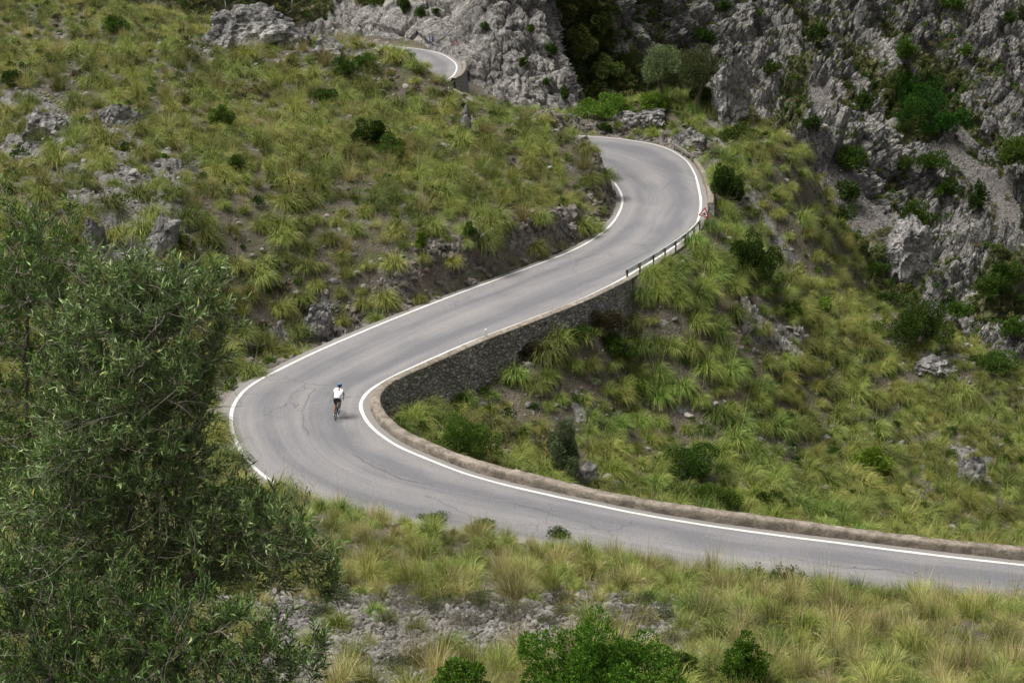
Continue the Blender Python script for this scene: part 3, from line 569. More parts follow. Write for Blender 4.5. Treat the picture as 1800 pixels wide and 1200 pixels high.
def stuff(name, label, cat, P, rot, scl, idx, sources):
    """one object that repeats small source meshes at many points"""
    src = bpy.data.collections.new(name+'_kinds')
    for k, me in enumerate(sources): src.objects.link(bpy.data.objects.new('%s_kind_%02d' % (name, k), me))
    me = bpy.data.meshes.new(name); me.vertices.add(len(P)); me.vertices.foreach_set('co', np.asarray(P, np.float32).ravel())
    a = me.attributes.new('rot', 'FLOAT_VECTOR', 'POINT'); a.data.foreach_set('vector', np.asarray(rot, np.float32).ravel())
    a = me.attributes.new('scl', 'FLOAT_VECTOR', 'POINT'); a.data.foreach_set('vector', np.asarray(scl, np.float32).ravel())
    a = me.attributes.new('idx', 'INT', 'POINT'); a.data.foreach_set('value', np.asarray(idx, np.int32))
    o = obj(name, me); tag(o, label, cat, kind='stuff')
    ng = bpy.data.node_groups.new(name, 'GeometryNodeTree'); ng.interface.new_socket('Geometry', in_out='INPUT', socket_type='NodeSocketGeometry'); ng.interface.new_socket('Geometry', in_out='OUTPUT', socket_type='NodeSocketGeometry')
    gi = ng.nodes.new('NodeGroupInput'); go = ng.nodes.new('NodeGroupOutput'); ip_ = ng.nodes.new('GeometryNodeInstanceOnPoints'); ci = ng.nodes.new('GeometryNodeCollectionInfo')
    ci.inputs['Collection'].default_value = src; ci.inputs['Separate Children'].default_value = True; ci.inputs['Reset Children'].default_value = True
    def na(n, typ): q = ng.nodes.new('GeometryNodeInputNamedAttribute'); q.data_type = typ; q.inputs['Name'].default_value = n; return q.outputs['Attribute']
    ng.links.new(gi.outputs[0], ip_.inputs['Points']); ng.links.new(ci.outputs[0], ip_.inputs['Instance']); ip_.inputs['Pick Instance'].default_value = True
    ng.links.new(na('idx', 'INT'), ip_.inputs['Instance Index'])
    er = ng.nodes.new('FunctionNodeEulerToRotation'); ng.links.new(na('rot', 'FLOAT_VECTOR'), er.inputs[0]); ng.links.new(er.outputs[0], ip_.inputs['Rotation']); ng.links.new(na('scl', 'FLOAT_VECTOR'), ip_.inputs['Scale'])
    ng.links.new(ip_.outputs[0], go.inputs[0]); o.modifiers.new('scatter', 'NODES').node_group = ng; return o

# ------------------------------------------------------------------ grass
M_grass = leaf_mat('grass blades', .65, .14, .42, .022, .2)
def blades(n, L, spread, up, droop, wd, cols, seg=5, lean=.35, base=.16, seed=0, stalks=0):
    """a clump of arching blades; +X is the downhill lean"""
    r = np.random.default_rng(seed); ph = r.uniform(0, 2*math.pi, n); rad = base*np.sqrt(r.random(n)); B = np.stack([rad*np.cos(ph+r.normal(0, .6, n)), rad*np.sin(ph+r.normal(0, .6, n)), np.zeros(n)], 1)
    el = np.clip(r.normal(up, spread, n), .25, 1.55); Ln = L*r.uniform(.55, 1.15, n)
    dirn = np.stack([np.cos(ph)*np.cos(el)+lean*.5, np.sin(ph)*np.cos(el), np.sin(el)], 1); dirn /= np.linalg.norm(dirn, axis=1)[:, None]
    pts = [B]; d = dirn.copy(); dr = droop*r.uniform(.5, 1.4, n)
    for s_ in range(seg):
        pts.append(pts[-1]+d*(Ln/seg)[:, None]); d = d+np.stack([np.zeros(n)+lean*.12, np.zeros(n), -dr/seg*(1+s_*.5)], 1); d /= np.linalg.norm(d, axis=1)[:, None]
    pts = np.stack(pts, 1); side = np.stack([-np.sin(ph+r.normal(0, .7, n)), np.cos(ph+r.normal(0, .7, n)), r.normal(0, .3, n)], 1); side /= np.linalg.norm(side, axis=1)[:, None]
    wf = np.array([1, 1, .9, .7, .45, .08])[:seg+1]; wv = wd*r.uniform(.7, 1.3, n)
    a = pts-side[:, None]*(wv[:, None]*wf)[:, :, None]*.5; b = pts+side[:, None]*(wv[:, None]*wf)[:, :, None]*.5
    V = np.stack([a, b], 2).reshape(-1, 3); f = []
    base_i = np.arange(n)*(seg+1)*2
    for s_ in range(seg): f.append(np.stack([base_i+s_*2, base_i+s_*2+1, base_i+s_*2+3, base_i+s_*2+2], 1))
    F = np.concatenate(f); pc = np.cumsum([c[0] for c in cols]); pick = np.searchsorted(pc/pc[-1], r.random(n)); pal = np.array([c[1] for c in cols])
    cb = pal[pick]*r.uniform(.75, 1.25, (n, 1)); tip = np.array([.295, .31, .085]); k = np.linspace(0, 1, seg+1)[None, :, None]**1.6*r.uniform(.15, 1.0, n)[:, None, None]
    cc = cb[:, None]*(1-k)+tip*k; CCc = np.repeat(cc, 2, axis=1).reshape(-1, 3)
    if stalks:
        q = blades(stalks, L*1.75, .16, 1.35, .25, wd*.7, [(1, (.42, .34, .19))], seg, lean*.7, base, seed+999)
        n0 = len(V); V = np.concatenate([V, q[0]]); F = np.concatenate([F, q[1]+n0]); CCc = np.concatenate([CCc, q[2]])
    return V, F, CCc
def clump(name, *a, **k):
    V, F, c = blades(*a, **k); me = mesh_np(name, V, F, [M_grass]); cattr(me, 'col', c); return me
GREEN = [(4, (.050, .115, .010)), (5, (.10, .172, .020)), (2.4, (.22, .265, .05)), (.8, (.34, .28, .14))]
OLIVE = [(3.4, (.058, .108, .011)), (5, (.13, .18, .024)), (2.6, (.25, .255, .06)), (1.4, (.38, .31, .155))]
STRAW = [(2.4, (.085, .14, .018)), (2.4, (.19, .21, .05)), (3, (.36, .30, .125)), (3, (.50, .41, .22))]
K_green = [clump('tussock_green', 560, .92+.1*(k % 3), .40, .95, 1.7+.35*(k % 2), .016, GREEN, lean=.24, base=.24, seed=20+k, stalks=3*(k % 2)) for k in range(6)]
K_olive = [clump('tussock_olive', 540, .88+.08*(k % 3), .40, .98, 1.65+.35*(k % 2), .016, OLIVE, lean=.28, base=.24, seed=40+k, stalks=4*(k % 2)) for k in range(6)]
K_straw = [clump('tussock_straw', 330, .9+.1*(k % 3), .30, 1.15, .85, .011, STRAW if k % 2 else OLIVE, lean=.12, base=.26, seed=60+k, stalks=26 if k % 2 else 9) for k in range(8)]
K_tuft = [clump('tuft', 45, .42, .4, .95, .9, .018, [OLIVE, GREEN, STRAW][k % 3], lean=.15, base=.10, seed=90+k) for k in range(6)]
DENS = .5+.9*fbm(np.stack([G[:, 0]*.10, G[:, 1]*.10, np.zeros(len(G))], 1), 4).reshape(XX.shape)
BAREPOLY = polymap([[(1260,440),(1300,500),(1340,560),(1300,600),(1250,520)],[(1180,650),(1250,660),(1300,800),(1180,800)],[(20,60),(130,110),(340,130),(300,170),(60,150)],[(520,230),(560,260),(540,300),(500,270)],[(560,60),(660,75),(720,160),(640,170),(580,140)],[(880,600),(930,620),(930,740),(890,740)]])
def free_ok(x, y): return (samp(EDGg, x, y) > np.where(samp(SIDE, x, y) > 0, np.where((samp(STg, x, y) > K_(19)+14) & (samp(STg, x, y) < K_(23)), .85, 1.5), .95))
def zone(x, y): return np.where(y < 62-.0*x, 0, np.where(samp(SIDE, x, y) > 0, 1, 2))   # 0 near slope, 1 hollow / ridge, 2 hillside
def acc_big(x, y):
    rk = samp(ROCKm, x, y); a = (1-.15*sstep(98, 130, y)*(samp(SIDE, x, y) < 0))*np.clip(.85+.8*(samp(DENS, x, y)-.5), .08, 1)*(1-.74*rk)*(1-.3*samp(SLABm, x, y))*(1-.4*samp(BAREPOLY, x, y))*(1-.6*samp(SOILm, x, y)); a = a*(1-.82*samp(BANK, x, y)); return np.where(free_ok(x, y), a, 0)*(y > 60)
tx, ty = poisson(-75, 62, 60, 200, 60000, lambda x, y: np.where(samp(SIDE, x, y) > 0, .98, 1.10)*(1+.22*sstep(98, 132, y))+.55*(fbm(np.stack([x*.2, y*.2, x*0], 1), 2)), acc_big)
ex_ = [(19*NS+24+6, 1.5), (19*NS+24+11, 1.7), (19*NS+24+14, 2.6), (19*NS+24+18, 1.5), (19*NS+24+2, 1.9), (19*NS+24-4, 2.0)]   # tussocks crowding the end of the wall
tx = np.concatenate([tx, [Rs[a-24][0]+NRM[a-24][0]*b for a, b in ex_]]); ty = np.concatenate([ty, [Rs[a-24][1]+NRM[a-24][1]*b for a, b in ex_]])
tz = ground(tx, ty); px, py, ff = project(np.stack([tx, ty, tz+.4], 1))
m = (px > -120) & (px < 1920) & (py > -60) & (py < 1280) & visible(np.stack([tx, ty, tz], 1), .9); tx, ty, tz, px, py, ff = (a[m] for a in (tx, ty, tz, px, py, ff))
zn = zone(tx, ty); ts = 1.55*(.52+.72*rng.random(len(tx))**1.2)*(1+.25*fbm(np.stack([tx*.15, ty*.15, tx*0], 1), 2)); ts = np.where(zn == 2, ts*.96, ts*.90); ts = np.where(ty > 135, ts*.85, ts)
gx_, gy_ = slope_dir(tx, ty); trz = np.arctan2(-gy_, -gx_)+rng.normal(0, .5, len(tx))
greeny = (zn == 1) & (tx < 20+.0*ty) & (fbm(np.stack([tx*.12, ty*.12, tx*0+9], 1), 2) > -.22)
print('tussocks', len(tx))
# the 300 that show largest stand as individuals, the rest are one mass
inside = (px > -5) & (px < 1805) & (py < 1205) & ~((px < 330) & (py > 480)) & ~((px < 420) & (py > 640))
order = np.argsort(-(ts/ff)*inside)
ZL = {'wall': ('shaggy green grass tussock in the hollow below the stone wall', 'tussocks in the hollow below the stone wall'),
      'ridge': ('drooping olive green grass tussock on the open slope down from the guard rail', 'tussocks on the slope below the guard rail'),
      'bank': ('straw tipped grass tussock on the hillside above the rocky cut bank', 'tussocks on the hillside above the cut bank')}
NIND = 296
for r_, i in enumerate(order[:NIND]):
    key = 'bank' if zn[i] == 2 else ('wall' if px[i] < 1180 else 'ridge'); o = obj('grass_tussock', (K_green if greeny[i] else K_olive)[int(rng.integers(6))])
    o.location = (tx[i], ty[i], tz[i]-.05); o.rotation_euler = (0, 0, trz[i]); o.scale = (ts[i], ts[i], ts[i]*rng.uniform(.85, 1.15)); tag(o, ZL[key][0], 'grass tussock', ZL[key][1])
rest = order[NIND:]
# near slope: dense upright grass, thinner over the scree
fgscree = polymap([[(430,1050),(700,1042),(880,1080),(1000,1105),(1100,1120),(1000,1145),(800,1165),(740,1270),(420,1270)]])
fggap = polymap([[(680,1060),(900,1050),(1180,1060),(1250,1110),(1180,1145),(900,1120),(740,1100)]])
def acc_fg(x, y):
    a = np.clip(.85+.8*(samp(DENS, x, y)-.5), .2, 1)*(1-.97*samp(fgscree, x, y))*(1-.96*samp(fggap, x, y)); q_ = project(np.stack([x, y, ground(x, y, False)], 1))[0]; a = a*np.where(q_ < 430, .3, 1); return np.where(samp(EDGg, x, y) > np.where(samp(STg, x, y) > K_(8), 2.3, .75), a, 0)
gx2, gy2 = poisson(-26, 32, 30, 63.5, 26000, lambda x, y: .66+.3*fbm(np.stack([x*.3, y*.3, x*0], 1), 2), acc_fg)
k = (samp(SIDE, gx2, gy2) < 0); gx2, gy2 = gx2[k], gy2[k]; gz2 = ground(gx2, gy2); e = samp(EDGg, gx2, gy2)
gs2 = .72*(.75+.85*rng.random(len(gx2))**1.5)*(1+.4*fbm(np.stack([gx2*.25, gy2*.25, gx2*0], 1), 2))
# small tufts everywhere
def acc_t(x, y): return np.where(samp(EDGg, x, y) > .75, np.clip(.55+.8*(samp(DENS, x, y)-.5), .1, 1)*(1-.75*samp(ROCKm, x, y))*(1-.9*samp(fgscree, x, y))*(1-.9*samp(BANK, x, y)), 0)
ux, uy = poisson(-75, 62, 34, 200, 24000, .72, acc_t); uz = ground(ux, uy); qx, qy, qf = project(np.stack([ux, uy, uz], 1)); k = (qx > -100) & (qx < 1900) & (qy > -50) & (qy < 1260) & visible(np.stack([ux, uy, uz], 1), .5) & (samp(EDGg, ux, uy) > np.where(samp(SIDE, ux, uy) > 0, 1.3, .75)); ux, uy, uz = ux[k], uy[k], uz[k]
P = np.concatenate([np.stack([tx, ty, tz-.05], 1)[rest], np.stack([gx2, gy2, gz2-.04], 1), np.stack([ux, uy, uz-.03], 1)])
na_, nb_, nc_ = len(rest), len(gx2), len(ux)
rot = np.zeros((len(P), 3)); rot[:na_, 2] = trz[rest]; rot[na_:, 2] = rng.uniform(0, 6.28, nb_+nc_)
sc = np.concatenate([ts[rest], gs2, rng.uniform(.55, 1.25, nc_)])[:, None]*np.array([[1, 1, 1.]]); sc[:, 2] *= rng.uniform(.85, 1.15, len(P))
big_ = rng.random(nb_) < .30; fgn = fbm(np.stack([gx2*.2, gy2*.2, gx2*0+3], 1), 2)
idx = np.concatenate([np.where(greeny[rest], rng.integers(0, 6, na_), np.where((rng.random(na_) < .2) & (zn[rest] == 2), 12+rng.integers(0, 8, na_), 6+rng.integers(0, 6, na_))), np.where(big_, np.where(fgn > 0, 0, 6)+rng.integers(0, 6, nb_), 12+rng.integers(0, 8, nb_)), 20+rng.integers(0, 6, nc_)])
print('stuff grass', na_, nb_, nc_)
stuff('grass', 'mixed green and straw coloured wild grass covering the slopes', 'grass', P, rot, sc, idx, K_green+K_olive+K_straw+K_tuft)

# ------------------------------------------------------------------ loose stones
M_stone = None
def stone_m(name, a, b):
    t = NT(name, .95); co = t.coord(); r_ = t.n('ShaderNodeObjectInfo').outputs['Random']; c = t.mix(r_, a, b); c = t.mix(.6, c, t.ramp(t.noise(co, 3, 5, .7), [(.3, .15), (.7, .75)]), 'OVERLAY'); return t.fin(c, t.bump(t.noise(co, 5, 5, .7), .1))
M_stone = stone_m('loose limestone', (.16, .148, .135), (.42, .395, .365))
def rock_mesh(name, seed, sub=2, mat=None, flat=.75, amp=.35, fine=0.):
    bm = bmesh.new(); bmesh.ops.create_icosphere(bm, subdivisions=sub, radius=1); V = np.array([v.co for v in bm.verts]); r = np.random.default_rng(seed); off = r.uniform(0, 50, 3)
    for _ in range(7):                            # flat broken facets
        n = r.normal(size=3); n /= np.linalg.norm(n); c = r.uniform(.55, .85); d = V@n; V = V-np.where(d > c, d-c, 0)[:, None]*n
    V = V*(1+amp*fbm(V*1.1+off, 3))[:, None]
    if fine:
        d, s2, idv = cells(V*np.array([2.0, 2.0, 1.8])+off); d2, s3, id2 = cells(V*np.array([4.5, 4.5, 4.5])+off); V = V*(1+fine*(.5*(idv-.5)+.3*(id2-.5)+.35*(ridged(V*1.8+off, 4)-.4)))[:, None]
    V = V*r.uniform([.8, .7, flat*.8], [1.25, 1.1, flat*1.1])
    for v, q in zip(bm.verts, V): v.co = q
    me = bpy.data.meshes.new(name); bm.to_mesh(me); bm.free(); me.materials.append(mat or M_stone); return me
K_stone = [rock_mesh('stone', 300+k) for k in range(8)]
def acc_s(x, y): return np.where(samp(EDGg, x, y) > 1.2, np.clip(.25+1.2*(.5-samp(DENS, x, y))+.8*samp(ROCKm, x, y)+1.0*samp(SOILm, x, y)+1.2*samp(BANK, x, y)+.6*samp(BAREPOLY, x, y), .05, 1), 0)
sx, sy = poisson(-75, 62, 62, 190, 60000, .26, acc_s); sz = ground(sx, sy); qx, qy, qf = project(np.stack([sx, sy, sz], 1)); k = (qx > -60) & (qx < 1860) & (qy > -40) & visible(np.stack([sx, sy, sz], 1), .3); sx, sy, sz = sx[k], sy[k], sz[k]; bk_ = samp(BANK, sx, sy) > .3
vx, vy = poisson(-24, 26, 31, 52, 110000, .125, lambda x, y: np.clip(samp(fgscree, x, y)+.35*samp(fggap, x, y), 0, 1)); vz = ground(vx, vy)
bko = np.stack([sx, sy, sz-.02], 1)[bk_]; sx, sy, sz, r1 = sx[~bk_], sy[~bk_], sz[~bk_], None
hx, hy = rng.uniform(-60, 50, 90000), rng.uniform(64, 165, 90000); hk = rng.random(90000) < acc_s(hx, hy)*np.clip(.5+1.6*fbm(np.stack([hx*.35, hy*.35, hx*0], 1), 3), 0, 1); hx, hy = hx[hk], hy[hk]; hz = ground(hx, hy); hk = visible(np.stack([hx, hy, hz], 1), .3); sx, sy, sz = np.concatenate([sx, hx[hk]]), np.concatenate([sy, hy[hk]]), np.concatenate([sz, hz[hk]]); nh = int(hk.sum())
P = np.concatenate([np.stack([sx, sy, sz+.02], 1), np.stack([vx, vy, vz+.03], 1)]); n1, n2 = len(sx), len(vx)
r1 = .06+.26*rng.random(n1)**3.5; r1[-nh:] = .045+.09*rng.random(nh)**2; r2 = .065+.11*rng.random(n2)**2.4; s = np.concatenate([r1, r2])[:, None]*np.ones((1, 3)); rot = rng.uniform(-.6, .6, (len(P), 3)); rot[:, 2] *= 5
print('stones', n1, n2)
stuff('rubble', 'loose grey limestone rubble and scree scattered over bare ground', 'rubble', P, rot, s, rng.integers(0, 8, len(P)), K_stone)

# low dark herbs and seedling shrubs between the tussocks

M_bankrock = stone_m('broken cutting rock', (.075, .065, .056), (.25, .222, .195)); K_bank = [rock_mesh('cut_rock', 340+k, 3, M_bankrock, 1.0, .3, .5) for k in range(6)]
ex, ey = poisson(-40, 20, 76, 150, 90000, .25, lambda x, y: np.clip(samp(BANK, x, y)*1.4, 0, 1)); ez = ground(ex, ey); n = len(ex); rot = rng.uniform(-.5, .5, (n, 3)); rot[:, 2] *= 6; rs = (.14+.30*rng.random(n)**2)[:, None]*np.array([[1, 1, 1.]])
print('bank rock', n)
stuff('cut_bank_rubble', 'dark broken rock of the roadside cutting along the upper leg', 'rock', np.stack([ex, ey, ez-rs[:, 0]*.45], 1), rot, rs, rng.integers(0, 6, n), K_bank)
# ------------------------------------------------------------------ shrubs and small trees
M_leaf = leaf_mat('shrub leaves', .6, .22, .25, .012, .15)
M_bark = plain('grey brown bark', (.13, .105, .085), .95, 0, .5, 14)
LENT = [(3, (.040, .082, .009)), (3, (.068, .118, .014)), (1.4, (.11, .165, .028))]
DARK = [(3, (.025, .056, .006)), (3, (.044, .084, .010)), (1, (.085, .125, .022))]
LIME = [(2, (.060, .125, .012)), (3, (.11, .19, .018)), (2, (.18, .26, .035))]
SAGE = [(2, (.075, .10, .045)), (3, (.11, .14, .065)), (1, (.16, .18, .09))]
THYME = [(3, (.16, .145, .115)), (3, (.21, .19, .155)), (2, (.12, .13, .075))]
BROWN = [(3, (.07, .055, .03)), (2, (.05, .06, .025)), (1, (.13, .09, .05))]
def leaves(P, Nn, size, cols, seed, asp=.45, fold=.25):
    """one folded leaf per point: P origin, Nn pointing direction"""
    r = np.random.default_rng(seed); n = len(P); d = Nn/np.linalg.norm(Nn, axis=1)[:, None]
    a = np.cross(d, r.normal(size=(n, 3))); a /= np.linalg.norm(a, axis=1)[:, None]+1e-9; b = np.cross(d, a); L = size*r.uniform(.65, 1.3, n)[:, None]
    tip = P+d*L; mid = P+d*L*.45; l = mid+a*L*asp*.5+b*L*fold*.3; q = mid-a*L*asp*.5+b*L*fold*.3
    V = np.stack([P, l, tip, q], 1).reshape(-1, 3); i = np.arange(n)*4; F = np.concatenate([np.stack([i, i+1, i+2], 1), np.stack([i, i+2, i+3], 1)])
    pc = np.cumsum([c[0] for c in cols]); pal = np.array([c[1] for c in cols]); c = pal[np.searchsorted(pc/pc[-1], r.random(n))]*r.uniform(.75, 1.3, (n, 1))
    return V, F, np.repeat(c, 4, 0)
def foliage(name, rad, nblob, nleaf, size, cols, seed, upbias=.35, fill=.55, asp=.5, blobr=(.18, .38)):
    r = np.random.default_rng(seed); rad = np.array(rad, float); c = r.normal(size=(nblob, 3)); c /= np.linalg.norm(c, axis=1)[:, None]; c[:, 2] = np.abs(c[:, 2])*1.05-.12
    c = c*(r.uniform(.25, .95, (nblob, 1))); br = r.uniform(*blobr, nblob)
    w_ = br**2; bi = r.choice(nblob, nleaf, p=w_/w_.sum()); d = r.normal(size=(nleaf, 3)); d /= np.linalg.norm(d, axis=1)[:, None]
    q = c[bi]+d*(br[bi]*(1-fill*r.random(nleaf)**1.6*.9))[:, None]; q = q*(1+.16*fbm(q*2.3+seed, 2))[:, None]
    P = q*rad+np.array([0, 0, rad[2]*.42]); P[:, 2] = np.maximum(P[:, 2], .02*rad[2])
    N = d*1.0+q*.5+np.array([0, 0, upbias])+r.normal(0, .55, (nleaf, 3)); V, F, cc = leaves(P, N, size, cols, seed+1, asp)
    me = mesh_np(name, V, F, [M_leaf], smooth=False); cattr(me, 'col', cc*(.85+.3*r.random(nblob))[np.repeat(bi, 4)][:, None]); return me
def stems(name, rad, n, seed):
    r = np.random.default_rng(seed); m = MB()
    for k in range(n):
        a = r.uniform(0, 6.28); f = r.uniform(.35, .8); e = np.array([math.cos(a)*rad[0]*f, math.sin(a)*rad[1]*f, rad[2]*r.uniform(.5, 1.05)]); p0 = np.array([math.cos(a), math.sin(a), 0])*.06
        mid = (p0+e)/2+r.normal(0, .08, 3)*np.array(rad); w0 = .02+.025*max(rad); m.tube([p0-[0, 0, .25], p0, mid, e], [w0, w0, w0*.6, w0*.2], 6)
    return m.mesh(name, M_bark, True)
SH = {}
def shrub(p, wpx, hpx, cols, label, name='mastic_shrub', cat='shrub', group=None, seed=0, size=None, nleaf=None, nblob=None, depth=1.0, near=True, **kw):
    x, y, f = project(p[None]); s = float(f[0])/FOC; rx = wpx*s/2; rz = hpx*s; ry = rx*depth
    root = thing(name, label, cat, tuple(p), 0, group); rad = (rx*1.05, ry, rz*.72)
    size = size or max(.05, 3.4*s); area = rx*rz*4; nl = nleaf or int(np.clip(area/(size*size*.5)*5.5, 250, 14000))
    obj('foliage', foliage('foliage', rad, nblob or int(np.clip(8+rx*5, 7, 34)), nl, size, cols, seed+int(p[0]*37+p[1]*11) & 0xffff, **kw), root)
    if near: obj('stem', stems('stem', rad, int(np.clip(3+rx*2, 4, 9)), seed+5), root)
    return root
G_HILL = [  # px of base centre, width, height, palette, label
 (655,262,72,52,DARK,'large dark green mastic shrub alone among tussocks high on the left hillside'),
 (322,452,62,66,DARK,'dark green shrub growing from the rock face just above the olive tree'),
 (604,138,52,32,DARK,'low blackish green shrub near the crest of the hillside, under the top bend'),
 (740,450,26,44,LIME,'narrow yellow green bush hanging over the rocky cut bank'),
 (395,225,44,38,LENT,'green shrub beside pale tussocks high up on the hillside'),
 (205,60,44,36,LENT,'small round green bush on the stony crest of the left hillside'),
 (690,278,60,34,LENT,'low green shrub growing against the big dark mastic on the hillside'),
 (20,150,50,30,DARK,'dark shrub over the grey rock slab at the left of the hillside'),
 (570,180,40,26,LENT,'small green shrub in the stony ground below the hill crest'),
 (410,300,40,30,LENT,'small bright shrub in the middle of the tussock hillside'),
 (225,270,30,20,DARK,'tiny dark shrub sitting on the bare grey rock slab'),
 (830,430,32,24,LENT,'small green shrub at the top edge of the cut bank'),
 (675,60,34,30,DARK,'dark bush at the left end of the top road bend'),
 (640,120,40,24,LENT,'green bush on the hill crest just below the top road bend')]
for k, (x, y, wd, ht, c, lb) in enumerate(G_HILL):
    p = hit(x, y)
    if p is not None: shrub(p, wd, ht, c, lb, seed=k*7+1)
G_HOL = [
 (815,812,120,90,LENT,'lush dark green shrub in the corner of the hollow under the curved wall'),
 (985,842,80,104,SAGE,'rounded grey green bush standing tall in the hollow behind the parapet'),
 (1205,842,130,62,DARK,'wide dark green shrub low in the hollow, behind the parapet'),
 (1235,895,120,48,LENT,'spreading bright green shrub right behind the middle of the parapet'),
 (1532,832,66,52,LIME,'lime green bush alone among tussocks on the right of the hollow'),
 (1110,700,46,34,LENT,'small green shrub in the middle of the tussock hollow'),
 (1350,890,60,34,DARK,'small dark shrub behind the parapet on the right'),
 (1085,640,60,50,LENT,'green bush below the far end of the stone wall'),
 (1390,560,34,34,LENT,'round green bush above the little dry stone terrace'),
 (1365,500,24,22,LENT,'small dark green bush on the scree edge of the ridge'),
 (1325,488,78,80,DARK,'feathery dark green bush on bare soil right of the guard rail'),
 (1275,355,74,66,DARK,'dense dark green bush outside the parapet of the upper bend'),
 (1602,610,118,92,DARK,'biggest dark green bush on the ridge at the right of the hollow'),
 (1440,548,60,22,LIME,'low bright green shrub on the ridge line left of the biggest bush'),
 (1750,655,90,36,DARK,'low dark green shrub on the far right of the ridge'),
 (1690,575,50,46,DARK,'dark bush behind the biggest ridge bush')]
for k, (x, y, wd, ht, c, lb) in enumerate(G_HOL):
    p = hit(x, y)
    if p is not None: shrub(p, wd, ht, c, lb, seed=200+k*7)
G_KN = [
 (1072,206,105,40,LIME,'low bright green shrub mass on top of the rocky bank behind the bend'),
 (1150,196,80,30,LIME,'light green shrub next to the low mass behind the bend'),
 (1066,232,26,20,DARK,'small round dark bush at the foot of the bank behind the bend'),
 (1300,250,60,34,LENT,'green shrub on the grassy shoulder right of the bend'),
 (1240,180,60,34,DARK,'dark undergrowth bush below the two wild olives')]
for k, (x, y, wd, ht, c, lb) in enumerate(G_KN):
    p = hit(x, y)
    if p is not None: shrub(p, wd, ht, c, lb, seed=400+k*7)
def small_tree(p, wpx, hpx, cols, label, seed, name='wild_olive_tree', lift=.36):
    x, y, f = project(p[None]); s = float(f[0])/FOC; rx = wpx*s/2; H = hpx*s; root = thing(name, label, 'tree', tuple(p)); r = np.random.default_rng(seed); m = MB()
    for k in range(4):
        a = r.uniform(0, 6.28); e = np.array([math.cos(a)*rx*.55, math.sin(a)*rx*.55, H*r.uniform(.6, .85)]); mid = np.array([e[0]*.35, e[1]*.35, H*.35]); m.tube([(0, 0, -.4), (r.normal(0, .1), r.normal(0, .1), H*.15), mid, e], [.16, .13, .09, .03], 7)
        for j in range(4):
            b = e*r.uniform(.6, 1.0)+0; d = np.array([r.normal(0, .4)*rx, r.normal(0, .4)*rx, H*.2*r.random()]); m.tube([mid*.4+e*.6, b*.5+e*.5+d*.5, e+d], [.045, .03, .012], 5)
    obj('trunk', m.mesh('trunk', M_bark, True), root)
    fo = foliage('crown', (rx*1.0, rx, H*.46), 30, 15000, max(.07, 3*s), cols, seed, .4, .6, .4, (.26, .42)); fo.transform(Matrix.Translation((0, 0, H*lift))); obj('crown', fo, root); return root
SAGE2 = [(2, (.085, .12, .04)), (3, (.14, .18, .07)), (1, (.19, .22, .10))]
for k, (x, y, wd, ht, c, lb) in enumerate([(1165,186,84,108,SAGE2,'grey green wild olive tree with rounded crown on the knoll behind the bend'), (1228,188,76,98,[(2, (.055, .075, .022)), (3, (.09, .115, .04))],'darker wild olive tree leaning against the pale outcrop on the knoll')]):
    p = hit(x, y); small_tree(p, wd, ht, c, lb, 510+k)
# --- bushes of the near slope
G_FG = [
 (1045,1262,300,205,LIME,'largest bright green mastic bush at the bottom edge, in front of the scree'),
 (1312,1215,96,100,LIME,'bright green bush with upright shoots right of the largest one'),
 (815,1235,120,90,LIME,'small bright green bush at the bottom edge left of the largest one'),
 (1180,1210,120,60,LENT,'low mid green bush between the two bright bushes at the bottom'),
 (765,922,70,24,LENT,'low green shrub in the grass at the roadside, below the hairpin'),
 (850,934,50,26,DARK,'small dark shrub in the grass at the roadside, below the hairpin'),
 (1318,1030,62,46,DARK,'dark leafless looking shrub at the near road edge beside a darker one'),
 (1385,1038,58,44,DARK,'compact blackish green shrub overhanging the near road edge'),
 (985,950,50,26,DARK,'small brownish shrub at the near road edge in straw grass')]
LUSH = [(3, (.032, .09, .007)), (3, (.058, .14, .010)), (1.5, (.12, .215, .022))]
for k, (x, y, wd, ht, c, lb) in enumerate(G_FG):
    c = LUSH if c is LIME else c
    p = hit(x, y)
    if p is not None: shrub(p, wd, ht, c, lb, seed=600+k*7, size=.085 if ht > 50 else .07, nleaf=34000 if wd > 200 else (7000 if ht > 50 else 1800), asp=.42, fill=.42, blobr=(.09, .17) if wd > 200 else (.14, .25), nblob=95 if wd > 200 else 30)
rth = np.random.default_rng(77); K_thy = [foliage('thyme_cushion', (.62, .6, .34), 12, 1500, .075, THYME if k % 3 else [(2, (.07, .085, .04)), (2, (.10, .105, .06))], 700+k, .5, .35, .22, (.3, .45)) for k in range(5)]
tpos = [(600,1062),(650,1070),(705,1068),(760,1075),(800,1062),(845,1072),(890,1090),(930,1075),(960,1096),(1000,1082),(1045,1095),(1085,1078),(1120,1098),(1165,1090),(1205,1105),(1240,1082),(690,1095),(820,1098),(1100,1120),(1180,1135),(560,1085),(870,1062),(720,1050),(990,1062),(1260,1120),(700,1180),(640,1172),(1290,1096),(1130,1062),(1330,1110)]
for k, (x, y) in enumerate(tpos):
    p = hit(x, y)
    if p is None: continue
    o = obj('thyme_cushion', K_thy[k % 5]); o.location = tuple(p); s_ = rth.uniform(.65, 1.15); o.scale = (s_, s_, s_*rth.uniform(.8, 1.2)); o.rotation_euler = (0, 0, rth.uniform(0, 6))
    tag(o, 'grey brown thyme cushion on the stony strip below the roadside grass', 'shrub', 'thyme cushions on the near stony strip')
